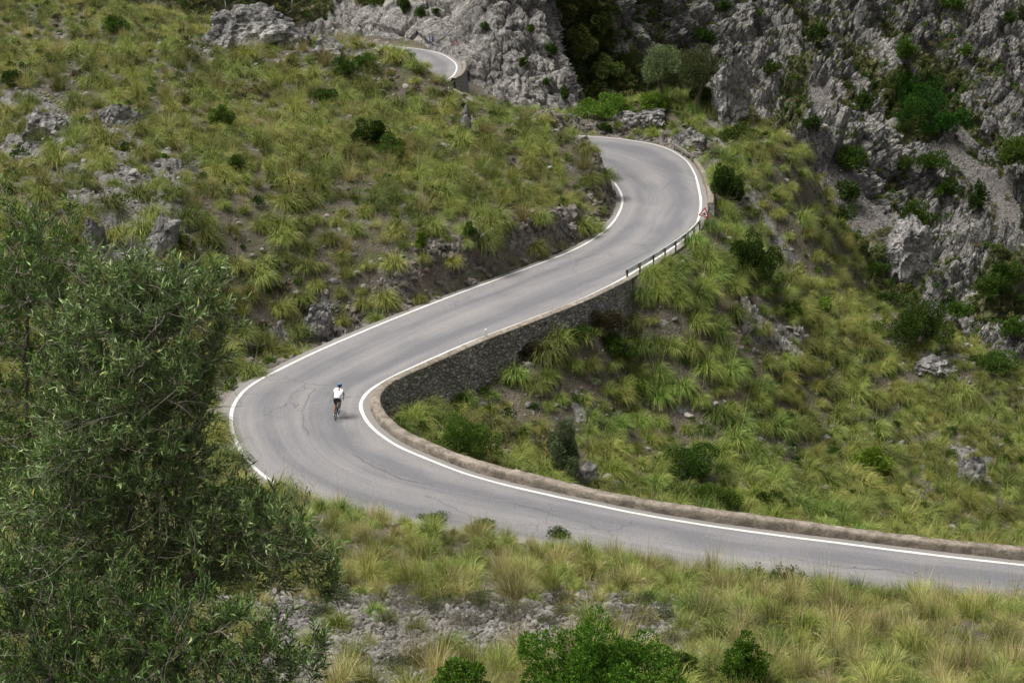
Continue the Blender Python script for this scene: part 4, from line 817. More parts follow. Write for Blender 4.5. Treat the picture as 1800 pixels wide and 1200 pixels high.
# --- brush growing out of the wall face
for k, (x, y, wd, ht, c, lb) in enumerate([(905,640,96,40,BROWN,'dark brownish shrub sprouting from the middle of the stone wall face'), (1035,585,110,48,BROWN,'brown dry shrub hanging on the stone wall near its far end'), (975,600,84,30,DARK,'low dark green shrub on the stone wall between two brown ones')]):
    i = int(np.argmin([abs(project(np.array([[q[0], q[1], 0.0]]))[0][0]-x) + 1e4*(j > K_(21) or j < K_(13)) for j, q in enumerate(Rs)])); n = NRM[i]; b = np.array([*(Rs[i][:2]+n*1.45), 0]); dd = ray(x, y); zz = CAMZ+dd[2]/dd[1]*b[1]; b[2] = zz
    shrub(b, wd, ht, c, lb, seed=800+k, near=True, depth=.55)

# --- shrubs on the far mountainside and cliff
WEDGE = [(3, (.018, .062, .005)), (3, (.032, .095, .008)), (.6, (.06, .13, .018))]
root = None
for k, (x, y, wd, ht) in enumerate([(1640,215,95,62),(1588,160,52,42),(1610,190,80,56),(1604,222,60,56),(1664,240,62,46),(1640,240,70,40),(1585,190,40,50)]):
    p = hit_sheet(MV, x, y-4); s_ = float(project(p[None])[2][0])/FOC
    if root is None: root = thing('thicket', 'big wedge of dark green thicket on the mountain above the scree chute', 'thicket', tuple(p))
    fo = obj('foliage', foliage('foliage', (wd*s_*.55, wd*s_*.4, ht*s_*.72), 12, 3600, .30, WEDGE, 870+k, .3, .5, .55), root); fo.location = tuple(p-np.array(root.location))
G_MT = [(1785,300,70,66,'dark green thicket at the right edge beside the scree chute'), (1498,300,62,46,'dark bush in the middle of the mountain scree gully'), (1604,412,64,56,'broad dark bush under the rock buttress at lower right'), (1472,402,52,46,'dark bush at the top left of the lower scree'), (1590,112,46,38,'dark bush on the rock ribs high above the thicket'), (1442,80,36,36,'dark round bush on the high rock ribs'), (1518,192,36,38,'dark bush just left of the wedge of thicket'), (1426,236,34,30,'small dark bush above the grassy ridge edge'), (1672,20,50,34,'dark bush in the notch at the top edge'), (1715,372,28,54,'narrow dark bush in a rock cleft at lower right'), (1768,505,54,54,'dark bush low on the mountain at the right edge'), (1494,352,46,36,'greyish green bush above the lower scree'), (1590,300,30,26,'small bush at the left of the wide scree'), (1640,300,60,30,'low green bush on the grassy strip of the scree'), (1268,22,34,26,'dark bush at the top edge above the knoll'), (1235,82,44,32,'dark green bush behind the wild olives'), (1690,560,46,36,'dark bush deep in the valley behind the ridge bush'), (1740,520,60,40,'shrub patch low in the valley at the right'), (1540,480,50,22,'flat green shrub on the lower rocks by the ridge'), (1560,530,24,18,'tiny round dark bush on the lower rocks'), (1695,100,30,22,'small dark bush on the high rock wall at right'), (1635,165,40,40,'dark bush just above the wedge of thicket'), (1350,130,34,24,'dark bush at the top end of the grassy ridge'), (1060,60,50,70,'tall dark shrub in the shaded gully beside the cliff'), (1020,110,60,60,'dark shrub in the gully at the cliff edge'), (1075,140,60,40,'olive green shrub low in the gully beside the cliff'), (1770,40,24,20,'tiny bush at the top right on bare rock'), (1655,345,50,36,'shaggy dark bush at the top of the lower buttress'), (1780,590,50,40,'dark bush at the right edge above the ridge')]
for k, (x, y, wd, ht, lb) in enumerate(G_MT):
    p = hit_sheet(MV, x, y-4); shrub(p, wd, ht, ([(3, (.07, .105, .022)), (3, (.12, .155, .038)), (1, (.19, .20, .07))] if 'gully' in lb and 'cliff' in lb else DARK if k % 4 else LENT), lb, seed=900+k*5, near=False, name='mountain_shrub')
G_CL = [(848,50,14,14,'small dark bush clinging to the pale cliff face above the top bend'), (938,58,18,18,'small bush high on the cliff near its right edge'), (915,115,18,16,'dark bush in the middle of the pale cliff face'), (963,95,20,26,'bush on the right flank of the cliff'), (955,150,14,14,'small bush low on the right of the cliff'), (998,175,16,30,'narrow bush on the lower right cliff edge'), (705,20,20,34,'dark bush above the left end of the cliff'), (735,28,24,18,'dark bush beside another above the road cutting'), (772,22,14,10,'tiny bush on the cliff above the road sign'), (20,62,70,52,'grey green tree like bush at the top left corner'), (205,40,50,40,'dark green bush right of the rock at the top left')]
for k, (x, y, wd, ht, lb) in enumerate(G_CL):
    p = hit_sheet(CV, x, y-3); shrub(p, wd, ht, DARK if k != 9 else SAGE, lb, seed=1100+k*5, near=False, name='cliff_shrub')
# uncountable scrub and grass clinging to ledges
K_scrub = [foliage('scrub', (.8, .8, .6), 6, 130, .22, c, 1300+k, .4, .4, .6) for k, c in enumerate([LENT, DARK, [(2, (.10, .11, .03)), (2, (.19, .18, .065))], [(2, (.06, .085, .018)), (2, (.125, .14, .038))], DARK])]
def on_sheet(V, W_, n, seed):
    r = np.random.default_rng(seed); Q = V.reshape(-1, 3); w_ = W_.ravel().clip(0, 1)**1.5; k = r.choice(len(Q), n, p=w_/w_.sum()); return Q[k]+r.normal(0, .15, (n, 3)), r
xx, yy, ff_ = project(MV); inm = (xx > 930) & (xx < 1900) & (yy > -60) & (yy < 800)
Q1, r = on_sheet(MV, np.clip(MVEG+.13, 0, 1)*inm*(1-scm*.9)*np.gradient(MV[:, :, 0], axis=1).clip(0, 5), 25000, 3)
xx, yy, ff_ = project(CV); inc = (xx > -60) & (xx < 1040) & (yy > -60) & (yy < 260)
Q2, r2_ = on_sheet(CV, np.clip(vgc*1.0+.015, 0, 1)*inc, 2200, 4)
Q = np.concatenate([Q1, Q2]); n = len(Q); rr_ = np.random.default_rng(9); s = (.28+1.0*rr_.random(n)**2.8)[:, None]*np.ones((1, 3)); rot = np.zeros((n, 3)); rot[:, 2] = rr_.uniform(0, 6.28, n)
stuff('mountain_scrub', 'low olive green scrub and grass clinging to the far rock ledges', 'scrub', Q, rot, s, np.where(rr_.random(n) < .5, rr_.integers(2, 4, n), rr_.choice([0, 1, 4], n)), K_scrub)

# --- outcrops
M_lime = rock_mat('outcrop limestone', (.16, .155, .15), (.34, .325, .305), (.42, .40, .375), (.06, .065, .03))
def outcrop(p, wpx, hpx, label, seed, depth=.8, sink=.7):
    x, y, f = project(p[None]); s = float(f[0])/FOC; me = rock_mesh('rock_outcrop', seed, 5, M_lime, 1.0, .3, .42); V = np.empty(len(me.vertices)*3); me.vertices.foreach_get('co', V); V = V.reshape(-1, 3)
    lo, hi = V.min(0), V.max(0); V = (V-(lo+hi)/2)/(hi-lo)*np.array([wpx*s, wpx*s*depth, hpx*s*(1+sink)]); V[:, 2] += hpx*s*(1-sink)/2; me.vertices.foreach_set('co', V.ravel()); me.update()
    fattr(me, 'veg', np.full(len(V), .05)); fattr(me, 'scree', np.zeros(len(V))); o = obj('rock_outcrop', me); o.location = tuple(p); tag(o, label, 'rock'); return o
for k, (x, y, wd, ht, lb) in enumerate([(450,80,150,74,'pale limestone outcrop on the hill crest at the top left'), (392,82,80,40,'lower pale rock leaning against the left side of the crest outcrop'), (512,84,70,40,'broken pale rock at the right foot of the crest outcrop'), (1284,204,74,112,'tall pale limestone outcrop beside the wild olives on the knoll'), (1138,222,70,30,'grey boulder on the bank behind the bend under the green shrubs'), (1095,216,60,22,'flat overhanging rock left of the grey boulder behind the bend'), (1215,262,60,34,'pale rough rock at the outer end of the bank behind the bend'), (575,100,60,38,'pale rock shelf on the crest right of the outcrop'), (340,100,36,22,'small grey rock on the crest among tussocks'), (165,440,44,60,'grey rock slab above the left olive crown'), (280,450,80,80,'grey rock face on the hillside below the dark shrub'), (210,222,80,40,'broad grey rock in the bare slab on the left hillside'), (80,240,90,50,'large grey rock at the left edge of the bare slab'), (560,592,60,56,'pale blocky rock at the foot of the cut bank by the hairpin'), (490,612,22,46,'narrow pale rock standing at the end of the cut bank'), (1640,655,84,30,'pale flat rock on the ridge below the biggest bush'), (1705,850,52,52,'grey rock at the right of the hollow'), (818,240,22,52,'narrow grey rock rib on the upper hillside'), (1035,845,50,34,'grey rock half hidden in the hollow behind the parapet')]):
    p = hit(x, y) 
    if p is not None: outcrop(p, wd, ht, lb, 1500+k)
for k, (x, y, wd, ht, lb) in enumerate([(115,66,120,76,'dark grey rock face behind the crest at the top left'), (1588,470,90,96,'big smooth rock buttress low on the mountain near the ridge'), (1732,240,34,34,'pale boulder sitting on the wide scree chute')]):
    p = hit_sheet(CV if x < 600 else MV, x, y-4); outcrop(p, wd, ht, lb, 1600+k)
# dry stone terrace: many stacked stones
root = thing('dry_stone_terrace', 'low tumbled dry stone terrace of pale stones on the tussock slope', 'stone wall', tuple(hit(1360, 592))); b0 = np.array(root.location); bm = bmesh.new(); rt = random.Random(5)
m = MB()
for k in range(110):
    f = rt.random(); p = hit(1308+100*f, 590-6*math.sin(f*3)) if k < 12 else None
    if p is None: p = np.array(b0)+np.array([(f-.5)*4.6, rt.uniform(-.35, .35), 0]); p[2] = ground(p[:1], p[1:2])[0]
    me = K_stone[k % 8]; sc = rt.uniform(.10, .24); V = [Vector(v.co)*sc+Vector(p-b0)+Vector((0, 0, rt.uniform(.05, .6))) for v in me.vertices]; m.add(V, [tuple(q.vertices) for q in me.polygons])
m.build('stones', M_stone, root)['kind'] = 'stuff'

K_low = [foliage('low_herb', (.5, .5, .34), 7, 260, .13, c, 1700+k, .4, .45, .5) for k, c in enumerate([LENT, DARK, BROWN, LENT, DARK, SAGE])]
def acc_l(x, y): return (1-.9*samp(BANK, x, y))*np.where((samp(EDGg, x, y) > np.where(samp(SIDE, x, y) > 0, 1.6, 1.1)), np.clip(.42+1.1*fbm(np.stack([x*.13, y*.13, x*0+40], 1), 3), .04, 1)*(1-.6*samp(ROCKm, x, y)), 0)
lx, ly = poisson(-75, 62, 62, 200, 26000, .85, acc_l); lz = ground(lx, ly); k = visible(np.stack([lx, ly, lz], 1), .5); lx, ly, lz = lx[k], ly[k], lz[k]; n = len(lx); rot = np.zeros((n, 3)); rot[:, 2] = rng.uniform(0, 6.28, n)
stuff('undergrowth', 'low dark green herbs growing between the grass tussocks', 'undergrowth', np.stack([lx, ly, lz-.03], 1), rot, (.45+.9*rng.random(n)**2)[:, None]*np.ones((1, 3)), rng.integers(0, 6, n), K_low)
print('low herbs', n)

Q3, r3 = on_sheet(MV, np.clip(scm, 0, 1)*inm+1e-9, 5000, 6); n = len(Q3); rot = r3.uniform(-3, 3, (n, 3))
stuff('scree_rubble', 'loose grey scree stones in the chutes on the far mountainside', 'scree', Q3, rot, (.05+.15*r3.random(n)**2.5)[:, None]*np.ones((1, 3)), r3.integers(0, 8, n), K_stone)
# ------------------------------------------------------------------ wild olives of the foreground
def leaf2():
    t = NT('olive leaves', .5); t.b.inputs['Specular IOR Level'].default_value = .4; c = t.attr('col', 'Color'); bf = t.n('ShaderNodeNewGeometry').outputs['Backfacing']
    c2 = t.mix(bf, c, t.mix(.4, c, (.17, .21, .11))); t.put(t.b.inputs['Base Color'], c2)
    tr = t.n('ShaderNodeBsdfTranslucent'); t.put(tr.inputs['Color'], t.mix(.5, c, (.12, .2, .03))); mx = t.n('ShaderNodeMixShader'); mx.inputs[0].default_value = .22
    t.t.links.new(t.b.outputs[0], mx.inputs[1]); t.t.links.new(tr.outputs[0], mx.inputs[2]); t.t.links.new(mx.outputs[0], t.t.nodes['Material Output'].inputs['Surface']); return t.m
M_olive = leaf2(); M_twig = plain('pale grey twigs', (.27, .24, .20), .9, 0, .4, 40)
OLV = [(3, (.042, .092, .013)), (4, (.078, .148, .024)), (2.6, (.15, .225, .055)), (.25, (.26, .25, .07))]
OLV_SHADED = [(3, (.030, .070, .010)), (4, (.055, .110, .018)), (2, (.11, .175, .042)), (.2, (.22, .21, .06))]  # darker copy of the olive leaves: shade of the low corner put into colour
OLV_LIT = [(2, (.050, .098, .018)), (4, (.105, .175, .042)), (3.6, (.235, .305, .125)), (.25, (.3, .28, .08))]  # paler, silvery leaves: light on the top of the main crown put into colour
def tubes_np(A, B, ra, rb, k=5):
    """one k-sided prism per segment"""
    d = B-A; L = np.linalg.norm(d, axis=1)[:, None]+1e-9; d = d/L; u = np.cross(d, np.array([.3, .5, .81])); u /= np.linalg.norm(u, axis=1)[:, None]+1e-9; v = np.cross(d, u); V = []
    for P, r_ in ((A, ra), (B, rb)):
        for q in range(k): a = 2*math.pi*q/k; V.append(P+(u*math.cos(a)+v*math.sin(a))*r_[:, None])
    V = np.stack(V, 1).reshape(-1, 3); i = (np.arange(len(A))*2*k)[:, None]; F = np.concatenate([np.concatenate([i+q, i+(q+1) % k, i+k+(q+1) % k, i+k+q], 1) for q in range(k)]); return V, F
def olive(name, label, base, ell, natt, seed, dens, leafL, starts, pal=OLV, bare=60):
    r = np.random.default_rng(seed); att = []; tot = sum(e[3]*e[4] for e in ell)
    for (x, y, D, rx, ry, rd) in ell:
        n = int(natt*rx*ry/tot); nc = max(3, n//14); q = r.normal(size=(nc, 3)); q /= np.linalg.norm(q, axis=1)[:, None]; q *= (r.random(nc)**.42)[:, None]; c = at_d(x, y, D); s = D/FOC*1.05; att.append((c+q*np.array([rx*s, rd, ry*s]))[r.integers(0, nc, n)]+r.normal(0, .085, (n, 3)))
    att = np.concatenate(att); nodes = [np.array(base, float)]; par = [-1]
    for chain in starts:                          # leading stems
        cur = 0
        for w_ in chain:
            tgt = at_d(*w_); 
            while np.linalg.norm(tgt-nodes[cur]) > .12:
                d = tgt-nodes[cur]; nodes.append(nodes[cur]+d/np.linalg.norm(d)*.1+r.normal(0, .014, 3)); par.append(cur); cur = len(nodes)-1
    alive = np.ones(len(att), bool); step = .085
    for it in range(110):
        N = np.array(nodes); kt = KDTree(len(N))
        for i, p in enumerate(N): kt.insert(p, i)
        kt.balance(); acc = {}
        for i in np.nonzero(alive)[0]:
            co, j, dd = kt.find(att[i])
            if dd < .13: alive[i] = False; continue
            if dd < .9: acc.setdefault(j, []).append((att[i]-N[j])/dd)
        if not acc: break
        add = 0
        for j, vs in acc.items():
            v = np.sum(vs, 0)+r.normal(0, .35, 3)+np.array([0, 0, .25]); nv = np.linalg.norm(v)
            if nv < 1e-3: continue
            p = N[j]+v/nv*step
            if kt.find(p)[2] < step*.45: continue
            nodes.append(p); par.append(j); add += 1
        if not add: break
    N = np.array(nodes); par = np.array(par); n = len(N); rad = np.zeros(n); kids = np.zeros(n, int); acc2 = np.zeros(n)
    for i in range(n-1, 0, -1):
        rad[i] = .0026 if acc2[i] == 0 else acc2[i]**(1/2.25); acc2[par[i]] += rad[i]**2.25; kids[par[i]] += 1
    rad[0] = acc2[0]**(1/2.25); ch = np.arange(1, n); V, F = tubes_np(N[par[ch]], N[ch], np.minimum(rad[par[ch]], rad[ch]*1.5), rad[ch], 6)
    root = thing(name, label, 'tree', tuple(base)); off = np.array(base)
    thick = rad[ch] > .011; fm = np.tile(thick, 6)
    obj('trunk', mesh_np('trunk', V-off, F[fm], [M_bark]), root)
    # leafy twigs
    dirs = np.zeros((n, 3)); dirs[1:] = N[1:]-N[par[1:]]; dirs /= np.linalg.norm(dirs, axis=1)[:, None]+1e-9
    c = N.mean(0); src = np.nonzero(rad < .0085)[0]; src = np.concatenate([src[r.random(len(src)) < f] for f in ([1]*int(dens)+[dens % 1])]); m = len(src)
    out = N[src]-c; out /= np.linalg.norm(out, axis=1)[:, None]
    d = dirs[src]*.55+out*.45+np.array([0, 0, .75])+r.normal(0, .5, (m, 3)); d /= np.linalg.norm(d, axis=1)[:, None]; Lt = r.uniform(.10, .20, m)+.2*r.random(m)**3; K = 4; pts = [N[src]]; dd = d.copy()
    bend = r.normal(0, .22, (m, 3))+np.array([0, 0, .10])
    for k in range(K): pts.append(pts[-1]+dd*(Lt/K)[:, None]); dd = dd+bend; dd /= np.linalg.norm(dd, axis=1)[:, None]
    pts = np.stack(pts, 1); A = pts[:, :-1].reshape(-1, 3); B = pts[:, 1:].reshape(-1, 3); rr_ = np.tile(np.linspace(.0022, .0010, K+1), (m, 1)); Vt, Ft = tubes_np(A, B, rr_[:, :-1].ravel(), rr_[:, 1:].ravel(), 3)
    # long bare whips, pale and bent
    wi = r.choice(np.nonzero(rad < .02)[0], bare); wd = dirs[wi]*.6+r.normal(0, .6, (bare, 3)); wd /= np.linalg.norm(wd, axis=1)[:, None]; wp_ = [N[wi]]; bb = r.normal(0, .10, (bare, 3)); wl = r.uniform(.2, .5, bare)
    for k in range(8): wp_.append(wp_[-1]+wd*(wl/8)[:, None]); wd = wd+bb+r.normal(0, .08, (bare, 3)); wd /= np.linalg.norm(wd, axis=1)[:, None]
    wp_ = np.stack(wp_, 1); wr = np.tile(np.linspace(.0028, .0011, 9), (bare, 1)); Vw, Fw = tubes_np(wp_[:, :-1].reshape(-1, 3), wp_[:, 1:].reshape(-1, 3), wr[:, :-1].ravel(), wr[:, 1:].ravel(), 4)
    Ff = F[~fm]; V3 = np.concatenate([V, Vt, Vw])-off; tri = lambda q: q if q.shape[1] == 4 else q
    obj('branches', mesh_np('branches', V3, np.concatenate([Ff, Ft+len(V), Fw+len(V)+len(Vt)]), [M_twig]), root)
    nl = 9; f = np.linspace(.18, 1.0, nl); seg = np.minimum((f*K).astype(int), K-1); LP = []; LD = []; LT = []
    for j in range(nl):
        for sgn in (1, -1):
            q = f[j]*K-seg[j]; p = pts[:, seg[j]]*(1-q)+pts[:, seg[j]+1]*q; t_ = pts[:, seg[j]+1]-pts[:, seg[j]]; t_ /= np.linalg.norm(t_, axis=1)[:, None]
            a = np.cross(t_, np.array([.2, .37, .9])); a /= np.linalg.norm(a, axis=1)[:, None]; b = np.cross(t_, a); sd_ = (a if j % 2 else b)*sgn; LT.append(np.full(m, f[j])); LP.append(p); LD.append(t_*.85+sd_*r.uniform(.45, .95, (m, 1))+r.normal(0, .18, (m, 3)))
    LP = np.concatenate(LP); LD = np.concatenate(LD); kp = r.random(len(LP)) < .88; LP, LD = LP[kp], LD[kp]; LT = np.concatenate(LT)[kp]
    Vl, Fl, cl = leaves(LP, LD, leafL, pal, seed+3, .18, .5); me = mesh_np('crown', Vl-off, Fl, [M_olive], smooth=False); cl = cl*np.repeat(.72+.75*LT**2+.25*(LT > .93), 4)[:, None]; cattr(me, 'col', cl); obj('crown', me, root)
    print(name, 'nodes', n, 'leaves', len(LP)); return root
def gnd(x, y): return float(ground(np.array([x]), np.array([y]))[0])
b1 = (-4.0, 12.4); b2 = (-2.9, 11.0); b3 = (-2.7, 9.6)
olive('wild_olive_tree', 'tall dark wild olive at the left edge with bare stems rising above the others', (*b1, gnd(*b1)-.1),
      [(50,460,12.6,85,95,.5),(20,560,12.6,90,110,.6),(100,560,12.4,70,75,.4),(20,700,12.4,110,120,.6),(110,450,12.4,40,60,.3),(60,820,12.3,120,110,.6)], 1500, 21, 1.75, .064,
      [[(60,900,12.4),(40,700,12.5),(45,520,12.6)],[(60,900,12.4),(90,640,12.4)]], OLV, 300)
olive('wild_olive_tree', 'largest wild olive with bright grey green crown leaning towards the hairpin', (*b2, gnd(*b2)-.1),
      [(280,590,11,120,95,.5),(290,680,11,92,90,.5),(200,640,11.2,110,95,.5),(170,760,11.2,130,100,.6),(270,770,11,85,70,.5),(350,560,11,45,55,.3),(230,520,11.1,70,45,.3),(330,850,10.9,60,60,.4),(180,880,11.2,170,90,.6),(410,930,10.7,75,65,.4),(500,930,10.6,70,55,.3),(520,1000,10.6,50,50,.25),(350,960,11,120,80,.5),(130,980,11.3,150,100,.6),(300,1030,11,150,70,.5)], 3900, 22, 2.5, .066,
      [[(230,1100,11),(230,800,11.1),(250,680,11)],[(230,1100,11),(330,800,11)],[(230,1100,11),(400,960,10.8),(500,950,10.6)],[(230,1100,11),(130,900,11.2)]], OLV_LIT, 1000)
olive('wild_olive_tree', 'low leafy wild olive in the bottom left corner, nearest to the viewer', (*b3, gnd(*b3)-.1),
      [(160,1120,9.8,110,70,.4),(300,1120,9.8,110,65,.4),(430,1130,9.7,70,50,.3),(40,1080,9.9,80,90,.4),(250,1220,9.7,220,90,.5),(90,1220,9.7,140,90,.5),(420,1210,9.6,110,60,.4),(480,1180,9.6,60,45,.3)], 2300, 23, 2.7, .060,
      [[(230,1350,9.8),(200,1180,9.8)],[(230,1350,9.8),(380,1190,9.7)],[(230,1350,9.8),(60,1150,9.9)]], OLV_SHADED, 320)
# ------------------------------------------------------------------ guard rail, signs, markers
M_galv = plain('weathered galvanised steel', (.75, .755, .77), .6, .05, .2, 12); M_rust = plain('rusty brown post steel', (.085, .062, .05), .85, .1, .35, 9)
M_red = plain('red sign border', (.42, .012, .02), .45, 0, .08); M_white = plain('white sign face', (.78, .78, .77), .45, 0, .03); M_black = plain('black sign symbol', (.012, .012, .013), .5, 0, .1)
M_blue = plain('blue sign face', (.03, .07, .25), .45, 0, .1); M_wood = plain('weathered grey timber', (.17, .15, .135), .9, 0, .35, 8); M_pole = plain('grey sign pole', (.36, .37, .38), .5, .3, .1)
def outline(P, N, d): q = P.copy(); q[:, :2] += N*(d if not hasattr(d, '__len__') else d[:, None]); return q
def guard_rail(a, b, d, label, posts, hgt=.72):
    P = outline(Rs[a:b], NRM[a:b], d); N = NRM[a:b]; L_ = np.concatenate([[0], np.cumsum(np.linalg.norm(np.diff(P[:, :2], axis=0), axis=1))]); n = 60; s = np.linspace(0, L_[-1], n)
    Q = np.stack([np.interp(s, L_, P[:, k]) for k in range(3)], 1); M_ = np.stack([np.interp(s, L_, N[:, k]) for k in range(2)], 1); o = Q[0].copy(); root = thing('guard_rail', label, 'guard rail', tuple(o))
    prof = [(-.00, .155), (.03, .14), (.085, .115), (.085, .06), (.03, .035), (0, 0), (.03, -.035), (.085, -.06), (.085, -.115), (.03, -.14), (0, -.155)]; ext = [(x+.008, z) for x, z in reversed(prof)]; ring = prof+ext; V = []
    for q, nn in zip(Q, M_):
        for x, z in ring: V.append([q[0]-nn[0]*x-o[0], q[1]-nn[1]*x-o[1], q[2]+hgt-.155+z-o[2]])
    k = len(ring); F = [(i*k+j, i*k+(j+1) % k, (i+1)*k+(j+1) % k, (i+1)*k+j) for i in range(n-1) for j in range(k)]; m = MB(); m.add(V, F); m.build('rail', M_galv, root)
    for t_ in np.linspace(.01, .99, posts):
        i = int(t_*(n-1)); q = Q[i]-o; nn = Vector((*M_[i], 0)); tt = Vector((-nn.y, nn.x, 0)); m = MB(); Mx = Matrix(((tt.x, nn.x, 0, q[0]+nn.x*.10), (tt.y, nn.y, 0, q[1]+nn.y*.10), (0, 0, 1, q[2]), (0, 0, 0, 1)))
        m.box((0, 0, .05), (.10, .012, 1.42), Mx); m.box((-.046, .03, .05), (.010, .06, 1.42), Mx); m.box((.046, .03, .05), (.010, .06, 1.42), Mx); m.box((0, -.045, hgt-.155), (.09, .085, .22), Mx); m.build('post', M_rust, root)
    return root
guard_rail(K_(19)+8, K_(22)+13, .45, 'grey steel guard rail on rusty posts between the wall and the triangular sign', 8)
# short weathered timber barrier at the far end of the small parapet
def timber(a, b, d, label):
    P = outline(Rs[a:b], NRM[a:b], d); o = P[0]; root = thing('timber_barrier', label, 'barrier', tuple(o)); p0, p1 = Vector(P[0]-o), Vector(P[-1]-o); m = MB(); m.tube([p0+Vector((0, 0, .5)), (p0+p1)/2+Vector((.02, 0, .55)), p1+Vector((0, 0, .5))], .09, 8); m.build('rail', M_wood, root, True)
    for f in (.08, .5, .92): m = MB(); q = p0.lerp(p1, f); m.tube([q+Vector((0, 0, -.3)), q+Vector((0, 0, .62))], .075, 8); m.build('post', M_wood, root, True)
timber(K_(27)-11, K_(28)-8, .75, 'short grey timber barrier leading on from the small beige parapet')
def tri_sign(p, side, zc, yaw, roll, label, pitch=0.0, sym=True):
    """warning triangle on a pole; p is the foot of the pole, zc the height of the plate's centre"""
    root = thing('warning_sign', label, 'road sign', tuple(p)); m = MB(); m.tube([(0, 0, -.4), (0, 0, zc+.1)], .028, 10); m.build('pole', M_pole, root, True)
    Mx = Matrix.Translation((0, 0, zc)) @ Euler((pitch, roll, yaw), 'XYZ').to_matrix().to_4x4()
    def tri(r_, y, c=.0):
        pts = []
        for k in range(3):
            a = math.pi/2+k*2*math.pi/3; cx, cz = (r_-c)*math.cos(a), (r_-c)*math.sin(a)
            if c == 0: pts.append(Vector((cx, y, cz)))
            else:
                for q in range(-3, 4): b = a+q*math.pi/9; pts.append(Vector((cx+c*math.cos(b), y, cz+c*math.sin(b))))
        return [Mx @ v for v in pts]
    R0 = side/math.sqrt(3); dy = Mx.to_3x3() @ Vector((0, .02, 0)); m = MB(); m.prism(tri(R0, -.04, .05), dy); bp = m.build('border_plate', M_red, root)
    m = MB(); m.prism(tri(R0*.70, -.046, .02), dy*.5); m.build('face', M_white, root)
    if sym:
        for poly in ([(-.02, -.115), (.17, -.115), (.14, -.03), (.10, .0), (.085, .08), (.03, .15), (.0, .04), (-.02, .0)], [(-.20, -.115), (-.03, -.115), (-.035, -.03), (-.08, .03), (-.095, -.04), (-.14, -.06)]):
            f = side/.78; m = MB(); m.prism([Mx @ Vector((x*f, -.050, z*f)) for x, z in poly], dy*.3); m.build('symbol', M_black, root)
        for x, z in ((-.12, .03), (-.065, .075), (-.17, -.02)):
            m = MB(); f = side/.78; m.prism([Mx @ Vector(((x+.022*math.cos(a))*f, -.050, (z+.02*math.sin(a))*f)) for a in np.linspace(0, 2*math.pi, 7)[:-1]], dy*.3); m.build('symbol', M_black, root)
    else:
        for poly in ([(-.06, -.12), (.07, -.12), (.07, -.02), (.0, .12), (-.06, -.02)],):
            m = MB(); m.prism([Mx @ Vector((x, -.050, z)) for x, z in poly], dy*.3); m.build('symbol', M_black, root)
    return root
i = K_(22)+17; q = Rs[i].copy(); q[:2] += NRM[i]*.75; q[2] = gnd(q[0], q[1]); d = ray(1238, 375); zc = CAMZ+d[2]/d[1]*q[1]-q[2]; xs = d[0]/d[1]*q[1]
q[0] = xs; tri_sign(q, .78, zc, R(-24), R(9), 'red bordered triangular falling rocks sign, tilted, at the end of the guard rail')
p = at_z(801, 93, 8.0); p[2] = gnd(p[0], p[1]); d = ray(801, 76.5); tri_sign(p, .80, CAMZ+d[2]/d[1]*p[1]-p[2], R(10), 0, 'small red bordered triangular sign on a grey pole at the top road bend', sym=False)
# blue plate with white marks on a short pole at the foot of the cutting
p = at_z(758, 87.5, 8.0); p[2] = gnd(p[0], p[1]); d = ray(757.5, 68.5); root = thing('bend_marker_sign', 'narrow blue board with white chevron marks at the foot of the road cutting', 'road sign', tuple(p)); zc = CAMZ+d[2]/d[1]*p[1]-p[2]
m = MB(); m.tube([(0, 0, -.3), (0, 0, zc)], .03, 8); m.build('pole', M_pole, root, True); m = MB(); m.box((0, -.04, zc), (.45, .03, 1.0)); m.build('board', M_blue, root)
for k in range(3):
    m = MB(); z0 = zc-.36+k*.3; m.prism([Vector((-.16, -.06, z0)), Vector((.0, -.06, z0)), Vector((.16, -.06, z0+.12)), Vector((.0, -.06, z0+.24)), Vector((-.16, -.06, z0+.24)), Vector((.0, -.06, z0+.12))], (0, .008, 0)); m.build('chevron', M_white, root)
# rusty bar leaning by the upper sign
a = at_z(797, 92, 8.4); b = at_z(806, 101, 8.3); m = MB(); m.tube([a, b], .06, 7); tag(m.build('fallen_rail', M_rust), 'rust coloured fallen rail lying by the upper triangular sign', 'rail')
# thin posts on the skyline of the hill
for k, (x, y0, y1, lb) in enumerate([(402, 6, 27, 'thin grey post on the hillside left of the pale crest outcrop'), (517, -2, 18, 'thin grey post on the hillside right of the pale crest outcrop')]):
    p = hit_sheet(CV, x, y1); L_ = 2.0; m = MB(); m.tube([(0, 0, -.4), (0, 0, L_)], .05, 8); m.box((0, 0, L_+.02), (.12, .12, .05)); o = m.build('metal_post', M_pole, None, True); o.location = tuple(p); tag(o, lb, 'post')
# kilometre stone on the wall edge
i = int(np.argmin([abs(project(np.array([[*(r_[:2]+n_*.8), r_[2]+.45]]))[0][0]-862)+1e4*(j < K_(13) or j > K_(20)) for j, (r_, n_) in enumerate(zip(Rs, NRM))])); q = Rs[i].copy(); q[:2] += NRM[i]*.35
m = MB(); m.prism([Vector((x, -.06, z)) for x, z in [(-.10, -.1), (.10, -.1), (.10, .50), (.07, .57), (0, .60), (-.07, .57), (-.10, .50)]], (0, .14, 0)); o = m.build('milestone', M_white); o.location = tuple(q); o.rotation_euler = (0, 0, math.atan2(NRM[i][0], -NRM[i][1])*.0); tag(o, 'small white kilometre stone at the inner edge of the wall', 'milestone')
